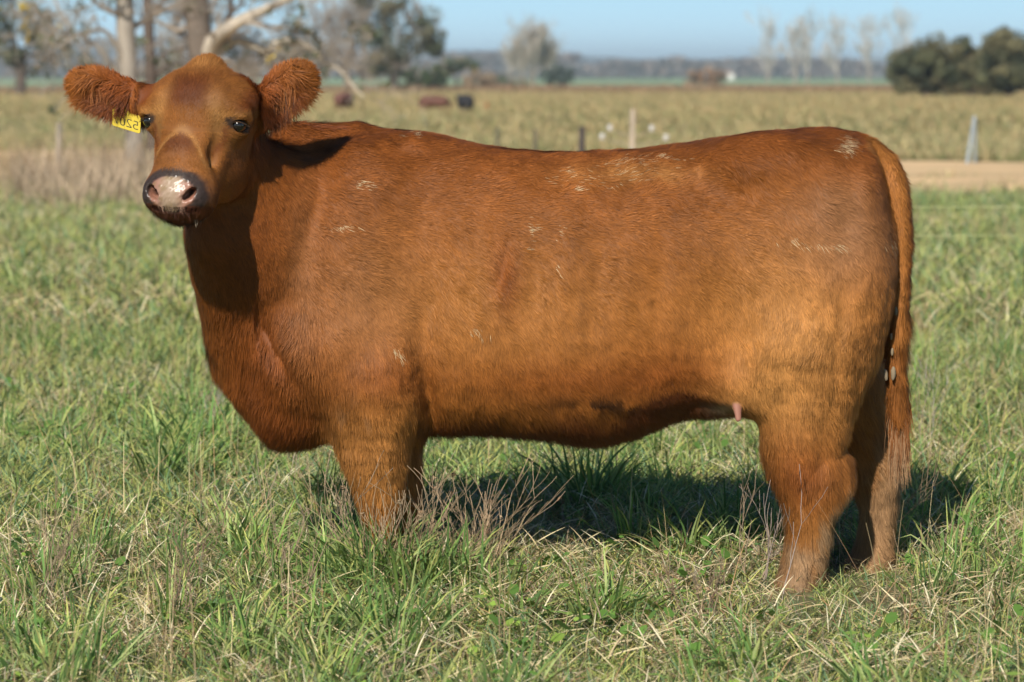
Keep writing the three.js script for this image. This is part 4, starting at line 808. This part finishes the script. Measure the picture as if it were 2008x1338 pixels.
crownTree('bare_tree', 'tall pale leafless tree on the horizon above the middle of the back', 1045, 172, 360, [[1040, 110, 40, 48], [1075, 120, 36, 40], [1010, 125, 30, 38], [1050, 80, 28, 22]], 5, 1.4, [lin(172, 162, 150)], { trunk: 3, twigs: 26, tw: .7, bark: BARK, twigColour: lin(176, 166, 154) });
crownTree('bush', 'rusty orange-brown bush on the far field edge', 1385, 178, 420, [[1385, 148, 30, 22], [1365, 156, 22, 16], [1405, 156, 22, 16]], 60, 2, BRN, { trunk: 2.5, twigs: 4, tw: .8 });
for (const [px, top, w, lab] of [[1505, 48, 17, 'first bare poplar from the left on the right horizon'], [1558, 62, 9, 'slim short bare poplar, second from the left'], [1582, 50, 15, 'bare poplar third from the left'], [1640, 60, 16, 'middle bare poplar with a leaning top'], [1702, 52, 12, 'narrow bare poplar left of the widest one'], [1768, 44, 30, 'widest bare poplar beside the dark trees']])
  crownTree('bare_poplar', lab, px, 178, 520, [[px, (top + 95) / 2, w, (120 - top) / 2], [px, 118, w * .8, 34]], 3, 1.2, [lin(176, 168, 158)], { trunk: 2.2, twigs: 9, tw: .45, twigColour: lin(186, 180, 172), group: 'bare poplars on the horizon', bark: GREYT });
crownTree('leafy_tree', 'dark round olive tree, left one of the clump at the right edge', 1815, 188, 172, [[1800, 122, 48, 42], [1838, 114, 44, 42], [1772, 140, 36, 32], [1825, 158, 50, 30], [1865, 132, 32, 38], [1780, 162, 36, 26]], 130, 3.6, DKO, { trunk: 8, sub: 16 });
crownTree('leafy_tree', 'paler olive tree in the middle of the right-hand clump', 1900, 188, 178, [[1895, 112, 36, 38], [1905, 150, 40, 34], [1880, 140, 30, 34], [1925, 130, 36, 40], [1930, 160, 40, 28], [1870, 162, 34, 26]], 130, 3.4, [lin(108, 104, 72), lin(88, 90, 60), lin(120, 110, 80)], { trunk: 6, sub: 16 });
crownTree('leafy_tree', 'tall dark olive tree cut by the right edge of the view', 1975, 190, 170, [[1960, 98, 46, 40], [1998, 102, 54, 46], [1945, 140, 36, 34], [1985, 155, 50, 28], [2040, 120, 50, 46]], 130, 3.6, DKO, { trunk: 8, sub: 16 });

// far woods and hills
function woods(name, label, x0, x1, d, profile, seed, colours, leaf) {
  const t = thing(name, label, 'woods', [0, 0, 0]); t.userData.kind = 'stuff';
  const rnd = rngOf(seed), clumps = [], k = pxm(d), step = 7;
  for (let x = x0; x < x1; x += step) { const top = profile(x), p = A(x, top, d), y1 = Math.max(1, p[1]); for (let r = 0; r < 3; r++) { const h = y1 * (.35 + .5 * rnd()); clumps.push([p[0] + (rnd() - .5) * 8 / k, y1 - h * .5, Zd(d) - 20 * r, (6 + 8 * rnd()) / k, h * .55, 9 / k]); } clumps.push([p[0], y1 * .25, Zd(d), 9 / k, y1 * .3, 9 / k]); }
  part('trees', foliage(seed, clumps, 34, leaf / k, colours, .1), foliageMat, t).userData.kind = 'stuff';
}
const WD = [lin(138, 130, 126), lin(122, 122, 120), lin(148, 136, 128)];
woods('far_woods', 'bluish grey woods along the horizon in the middle of the view', 870, 1130, 1300, (x) => 104 + 14 * fbm(x * .03, 1, 1) - 8, 31, WD, 3);
woods('far_woods', 'low grey-brown woods along the horizon left of the poplars', 1120, 1430, 1250, (x) => 110 + 22 * fbm(x * .025, 2, 1) - 6 + 12 * sstep(1200, 1150, x), 32, WD, 3);
woods('far_woods', 'bluish woods along the horizon behind the bare poplars', 1440, 1780, 1350, (x) => 104 + 18 * fbm(x * .02, 3, 1) + 22 * sstep(1650, 1760, x), 33, WD, 3);
woods('far_woods', 'bluish woods along the horizon behind the left-hand trees', -60, 880, 1500, (x) => 108 + 18 * fbm(x * .02, 4, 1), 34, WD, 3);
{ // blue hills
  const pos = [], idx = [], N = 200, d = 3600;
  for (let i = 0; i <= N; i++) { const px = lerp(-1400, 3400, i / N), top = 116 - 46 * Math.exp(-(((px - 330) / 300) ** 2)) - 16 * Math.exp(-(((px - 950) / 200) ** 2)) + 8 * (fbm(px * .01, 1, 1) - .5); for (let j = 0; j <= 6; j++) { const p = A(px, lerp(top, 150, Math.pow(j / 6, 1.3)), d - j * 60); pos.push(p[0], j === 6 ? -2 : p[1], p[2]); } }
  for (let i = 0; i < N; i++) for (let j = 0; j < 6; j++) { const a = i * 7 + j; idx.push(a, a + 1, a + 8, a, a + 8, a + 7); }
  part('hills', geo(pos, null, null, idx), new THREE.MeshStandardMaterial({ color: new THREE.Color().setRGB(...lin(96, 100, 88)), roughness: 1, side: THREE.DoubleSide })).userData.kind = 'structure';
}
{ // a strip of dry brown weeds where the pasture ends
  const rnd = rngOf(9), list = []; for (let i = 0; i < 5200; i++) { const d = 205 + rnd() * 40, x = (rnd() - .5) * .37 * d * 1.15; list.push([x, landY(x, Zd(d)), Zd(d), rnd() * 6.28, 3 + 2.5 * rnd(), 1.3 + 1.2 * rnd(), (() => { const q = .7 + .4 * rnd(); return [q * 1.02, q * .92, q * .9]; })()]); }
  scatter('weed_strip', [bladeSet(701, 22, { spread: .22, len: [.10, .28], width: [.01, .02], lean: [0, .8], curl: .5, colours: [lin(150, 124, 98), lin(166, 140, 108), lin(132, 116, 88)], seg: 3 })], list, strawMat, 'strip of brown dry weeds along the far edge of the pasture', 'dry weeds');
  // tall dry growth by the fence on the left
  const l2 = []; for (let i = 0; i < 300; i++) { const d = 27 + rnd() * 11, x = -.178 * d + rnd() * .052 * d + .2; l2.push([x, landY(x, Zd(d)), Zd(d), rnd() * 6.28, 1.1 + .6 * rnd(), 1 + .6 * rnd(), (() => { const q = .7 + .5 * rnd(); return [q, q * .95, q * .95]; })()]); }
  scatter('tall_dry_grass', [1, 2].map((s) => bladeSet(710 + s, 16, { spread: .18, len: [.15, .5], width: [.004, .010], lean: [0, .5], curl: .5, colours: [lin(176, 156, 130), lin(148, 130, 108), lin(196, 176, 146), lin(120, 110, 90)], seg: 4, kink: .15 })), l2, strawMat, 'tall dry pinkish-brown grass in front of the track on the left', 'dry grass');
}
{ // fence pieces
  const wood = (c) => new THREE.MeshStandardMaterial({ color: new THREE.Color().setRGB(...c), roughness: .85 });
  const postGeo = (h, r, seed) => { const w = new Wood(); w.limb([[0, -.1, 0, r], [0, h * .5, .004, r * .95], [.004, h, 0, r * .9]], [1, 1, 1], 9, .1); const g = w.geo(); const cap = new THREE.CircleGeometry(r * .9, 9); cap.rotateX(-Math.PI / 2); cap.translate(.004, h, 0); cap.setAttribute('color', new THREE.BufferAttribute(new Float32Array(cap.attributes.position.count * 3).fill(.9), 3)); cap.deleteAttribute('uv'); return mergeGeometries([g, cap]); };
  const pm = (c) => new THREE.MeshStandardMaterial({ vertexColors: true, color: new THREE.Color().setRGB(...c), roughness: .85 });
  const post = (px, top, bot, r, c, label) => { const d = dist(bot), b = foot(px, d), t = thing('fence_post', label, 'fence post', b), h = A(px, top, d)[1] - b[1]; part('post', postGeo(h, r / pxm(d), px), pm(c), t); return { t, h, d, b }; };
  const main = post(1240, 214, 342, 6, lin(176, 162, 144), 'pale wooden fence post standing above the middle of the back');
  const white = new THREE.MeshStandardMaterial({ color: new THREE.Color().setRGB(.55, .54, .52), roughness: .4 });
  const R = rel(main.t), arm = new Wood();
  for (const [px, py] of [[1196, 251], [1181, 268], [1278, 252], [1306, 270]]) {
    const q = R(A(px, py, main.d)); const g = new THREE.LatheGeometry([[0, -.04], [.022, -.04], [.036, -.02], [.026, 0], [.038, .02], [.022, .04], [0, .04]].map(([a, b]) => new THREE.Vector2(a, b)), 12); g.translate(...q); part('insulator', g, white, main.t);
    arm.limb([[0, q[1] - .12, .02, .008], [q[0] * .5, q[1] - .08, .01, .008], [q[0], q[1] - .03, 0, .007]], [1, 1, 1], 5, 0);
  }
  part('bracket', arm.geo(), pm(lin(150, 138, 120)), main.t);
  post(1141, 248, 330, 7, lin(70, 64, 62), 'short dark fence post left of the pale post');
  post(1050, 254, 320, 4, lin(96, 92, 76), 'thin dark stake farther left of the short dark post');
  post(975, 250, 318, 4, lin(100, 98, 78), 'leftmost thin dark stake above the back of the heifer');
  post(115, 240, 352, 5, lin(164, 154, 142), 'pale weathered fence post left of the muzzle');
  post(955, 202, 219, 2.2, lin(190, 96, 56), 'tiny orange marker stake right of the black cow');
  // inverted V of two metal stakes
  const d = dist(332), b = foot(1904, d), t = thing('leaning_stakes', 'two pale blue-grey stakes leaning together like an upturned V', 'stakes', b), R2 = rel(t), k = pxm(d);
  for (const [x0, x1, bot] of [[1893, 1911, 330], [1918, 1912, 318]]) { const w = new Wood(), a0 = R2(A(x0, bot, d)), a1 = R2(A(x1, 228, d)); w.limb([[a0[0], -.05, x0 === 1893 ? .05 : -.25, 3.4 / k], [...a1.slice(0, 2), 0, 2.6 / k]], [1, 1, 1], 8, .03); part('stake', w.geo(), pm(lin(160, 172, 180)), t); }
  // two fence wires behind the heifer
  const f = thing('wire_fence', 'two thin pale fence wires strung behind the tail on the right', 'fence', [0, 0, Zd(14)]);
  for (const py of [405, 461]) { const a = A(2150, py + 1, 14), e = A(1500, py - 3, 14.4), w = new Wood(), F = rel(f); const A0 = F(a), E0 = F(e); w.limb([[...A0, .0013], [lerp(A0[0], E0[0], .5), lerp(A0[1], E0[1], .5) - .006, (A0[2] + E0[2]) / 2, .0013], [...E0, .0013]], lin(190, 190, 140), 5, 0); part('wire', w.geo(), barkMat, f); }
  for (const px of [1500, 2150]) { const q = A(px, 460, px < 1800 ? 14.4 : 14), w = new Wood(), F = rel(f), p = F(q); w.limb([[p[0], -.1, p[2], .012], [p[0], .4, p[2], .012], [p[0], .82, p[2], .011]], lin(150, 150, 140), 7, 0); part('post', w.geo(), barkMat, f); }
  // small white house far off
  const hd = 900, hb = foot(1430, hd), hs = thing('white_house', 'tiny pale house far off beside the rusty bush', 'house', hb), kk = pxm(hd), hw = 9 / kk, hh = 12 / kk;
  const wg = new THREE.BoxGeometry(hw * 2, hh, hw * 1.4); wg.translate(0, hh / 2, 0); part('wall', wg, wood([.7, .68, .64]), hs);
  const rs = new THREE.Shape([[-hw * 1.1, 0], [hw * 1.1, 0], [0, hh * .5]].map(([a, b2]) => new THREE.Vector2(a, b2))), rg = new THREE.ExtrudeGeometry(rs, { depth: hw * 1.6, bevelEnabled: false }); rg.translate(0, hh + .02, -hw * .8); part('roof', rg, wood(lin(150, 120, 108)), hs);
}
// far cattle: coarse bodies of the same kind
function farCow(label, px, bot, d, pose, c, group) {
  const t = thing('grazing_cow', label, 'cow', foot(px, d), group), s = pose.s, P2 = [];
  const C2 = (a, b, ra, rb) => P2.push((x, y, z) => { const bx = b[0] - a[0], by = b[1] - a[1], bz = b[2] - a[2], q = clamp(((x - a[0]) * bx + (y - a[1]) * by + (z - a[2]) * bz) / (bx * bx + by * by + bz * bz)); return Math.hypot(x - a[0] - bx * q, y - a[1] - by * q, z - a[2] - bz * q) - lerp(ra, rb, q); });
  const L = pose.lying ? .30 : .52;
  C2([-.40, L + .06, 0], [.40, L + .06, 0], .29, .32); C2([.42, L + .04, 0], [.52, L, 0], .26, .2);
  C2([-.45, L + .1, 0], pose.head.map((v, i) => v + (i === 0 ? .12 : i === 1 ? .05 : 0)), .2, .12);
  const h = pose.head; C2(h, [h[0] - .12, h[1] - .22, h[2]], .115, .07);
  C2([h[0], h[1] + .07, h[2] - .06], [h[0] + .02, h[1] + .08, h[2] - .24], .035, .05); C2([h[0], h[1] + .07, h[2] + .06], [h[0] + .02, h[1] + .08, h[2] + .24], .035, .05);
  if (pose.lying) { C2([-.38, .12, .12], [-.62, .06, .24], .09, .06); C2([.35, .16, .18], [.1, .08, .34], .14, .06); C2([.35, .16, -.18], [.1, .08, -.34], .14, .06); C2([.62, L + .15, 0], [.72, .1, .05], .035, .03); }
  else { for (const [x, z] of [[-.38, .14], [-.36, -.14], [.46, .15], [.5, -.15]]) { C2([x, L - .1, z], [x, .34, z], .13, .07); C2([x, .34, z], [x + .02, .03, z], .06, .06); } C2([.68, L + .2, 0], [.76, L - .1, 0], .04, .03); C2([.76, L - .1, 0], [.76, .3, 0], .03, .05); }
  const f = (x, y, z) => { let q = 9; for (const p of P2) { const e = p(x, y, z), k = .09, m = Math.max(k - Math.abs(e - q), 0) / k; q = Math.min(q, e) - m * m * k / 4; } return q; };
  const m = mesher(f, [-1.05, -.05, -.6], [.95, 1.4, .6], .035), col = new Float32Array(m.pos.length);
  for (let i = 0; i < col.length; i += 3) { const n = .75 + .5 * noise3(m.pos[i] * 9, m.pos[i + 1] * 9, m.pos[i + 2] * 9); for (let k = 0; k < 3; k++) col[i + k] = c[k] * n; }
  for (let i = 0; i < m.pos.length; i++) m.pos[i] *= s;
  part('body', geo(m.pos, m.nor, col, m.idx), new THREE.MeshStandardMaterial({ vertexColors: true, roughness: .75 }), t).rotation.y = pose.turn;
}
farCow('small brown cow far off, left of the black one', 852, 222, 100, { s: .70, lying: false, turn: Math.PI, head: [-.70, .50, .12] }, [.13, .052, .034]);
farCow('small black cow seen end-on in the far pasture', 912, 226, 97, { s: .76, lying: false, turn: -1.35, head: [-.70, .72, .0] }, [.016, .015, .018]);
farCow('brown cow with a greyish muzzle facing us beyond the right ear', 674, 216, 104, { s: .80, lying: false, turn: 1.25, head: [-.75, .66, .1] }, [.18, .075, .055]);
// ---------------------------------------------------------------- dead weeds around her feet
function deadWeed(label, px, py, hgt, n, o = {}) {      // (px, py): the root, in the photograph; hgt in metres
  const d = dist(py), x = (px - PW / 2) / FPX * d, z = DIST - d, t = thing('dead_weed', label, 'weed', [x, landY(x, z), z], o.group), rnd = rngOf(px * 13 + py), w = new Wood();
  const c = o.c ?? lin(200, 174, 142);
  for (let i = 0; i < n; i++) {
    const a = rnd() * 6.28, s = (o.lean ?? .7) * (.3 + rnd());
    w.twigs(rnd, [(rnd() - .5) * .05, -.01, (rnd() - .5) * .05], [Math.cos(a) * s + (o.dx ?? 0), 1, Math.sin(a) * s * .6 + (o.dz ?? 0)], hgt * (.5 + .5 * rnd()), o.r ?? .0025, o.depth ?? 2, mixc0(c, lin(160, 134, 104), rnd() * .8), { bend: .35, rise: .02, fork: .6, spread: 1.1, up: .25, min: .0007 });
  }
  part('stems', w.geo(), strawMat, t);
  if (o.heads) { const pos = [], list = []; for (let i = 0; i < w.pos.length; i += 3 * 40) if (w.pos[i + 1] > hgt * .35 && rnd() < o.heads) list.push([w.pos[i], w.pos[i + 1], w.pos[i + 2], .006, .007, .006]); if (list.length) part('seed_heads', foliage(px, list, 8, .003, [lin(140, 112, 84), lin(170, 146, 116)], .1), strawMat, t).userData.kind = 'stuff'; }
  return t;
}
deadWeed('bushy dead weed in front of the near foreleg', 755, 1172, .22, 15, { heads: .3 });
deadWeed('wide dead weed with brown seed heads right of the near foreleg', 890, 1150, .20, 10, { heads: .3, c: lin(202, 172, 140), lean: 1.3 });
deadWeed('dead weed with tangled stems at the left end of the shadow', 965, 1140, .17, 7, { heads: .3, lean: 1.2 });
deadWeed('two thin pale stems leaning across the brisket', 548, 1000, .30, 2, { lean: .15, dx: .32, c: lin(188, 168, 148), r: .002 });
deadWeed('small tangled weed between the two hind legs', 1668, 1120, .22, 5, { c: lin(120, 104, 92) });
deadWeed('grey bent twig crossing the near hind leg below the hock', 1530, 1190, .22, 1, { lean: .12, dx: .15, c: lin(176, 164, 160), r: .002, depth: 1 });
deadWeed('pale twig standing in the grass right of the tail', 1798, 930, .26, 2, { lean: .2, dx: .5, c: lin(178, 170, 164), r: .002 });
deadWeed('thin grey stems left of the near hind foot', 1490, 1160, .24, 4, { lean: .25, c: lin(166, 148, 138) });
deadWeed('tall thin stem with a seed head in front of the shadow', 945, 1160, .40, 1, { lean: .06, depth: 1, c: lin(186, 158, 126) });
deadWeed('pale dry stems left of the brisket by the neck', 400, 860, .24, 3, { lean: .5, dx: .3, c: lin(190, 182, 172) });
deadWeed('brown dead weed in the lower left grass', 340, 1260, .17, 5, { c: lin(140, 118, 98), heads: .4 });
deadWeed('brownish upright stems below the middle of the lower left', 560, 1240, .26, 4, { lean: .2, c: lin(164, 140, 118) });
deadWeed('dark dry weed near the bottom edge right of the middle', 1380, 1255, .16, 6, { c: lin(116, 100, 88), heads: .5 });
deadWeed('single straight brown stem below the tail', 1785, 1290, .26, 1, { lean: .05, depth: 1, c: lin(188, 146, 110) });
deadWeed('grey dry weed among the grass at the left edge', 60, 1230, .20, 5, { c: lin(150, 134, 118) });
deadWeed('blurred brown seed stalk at the bottom edge', 322, 1334, .09, 2, { lean: .1, depth: 1, c: lin(150, 100, 74), r: .004 });
renderer.render(scene, camera);
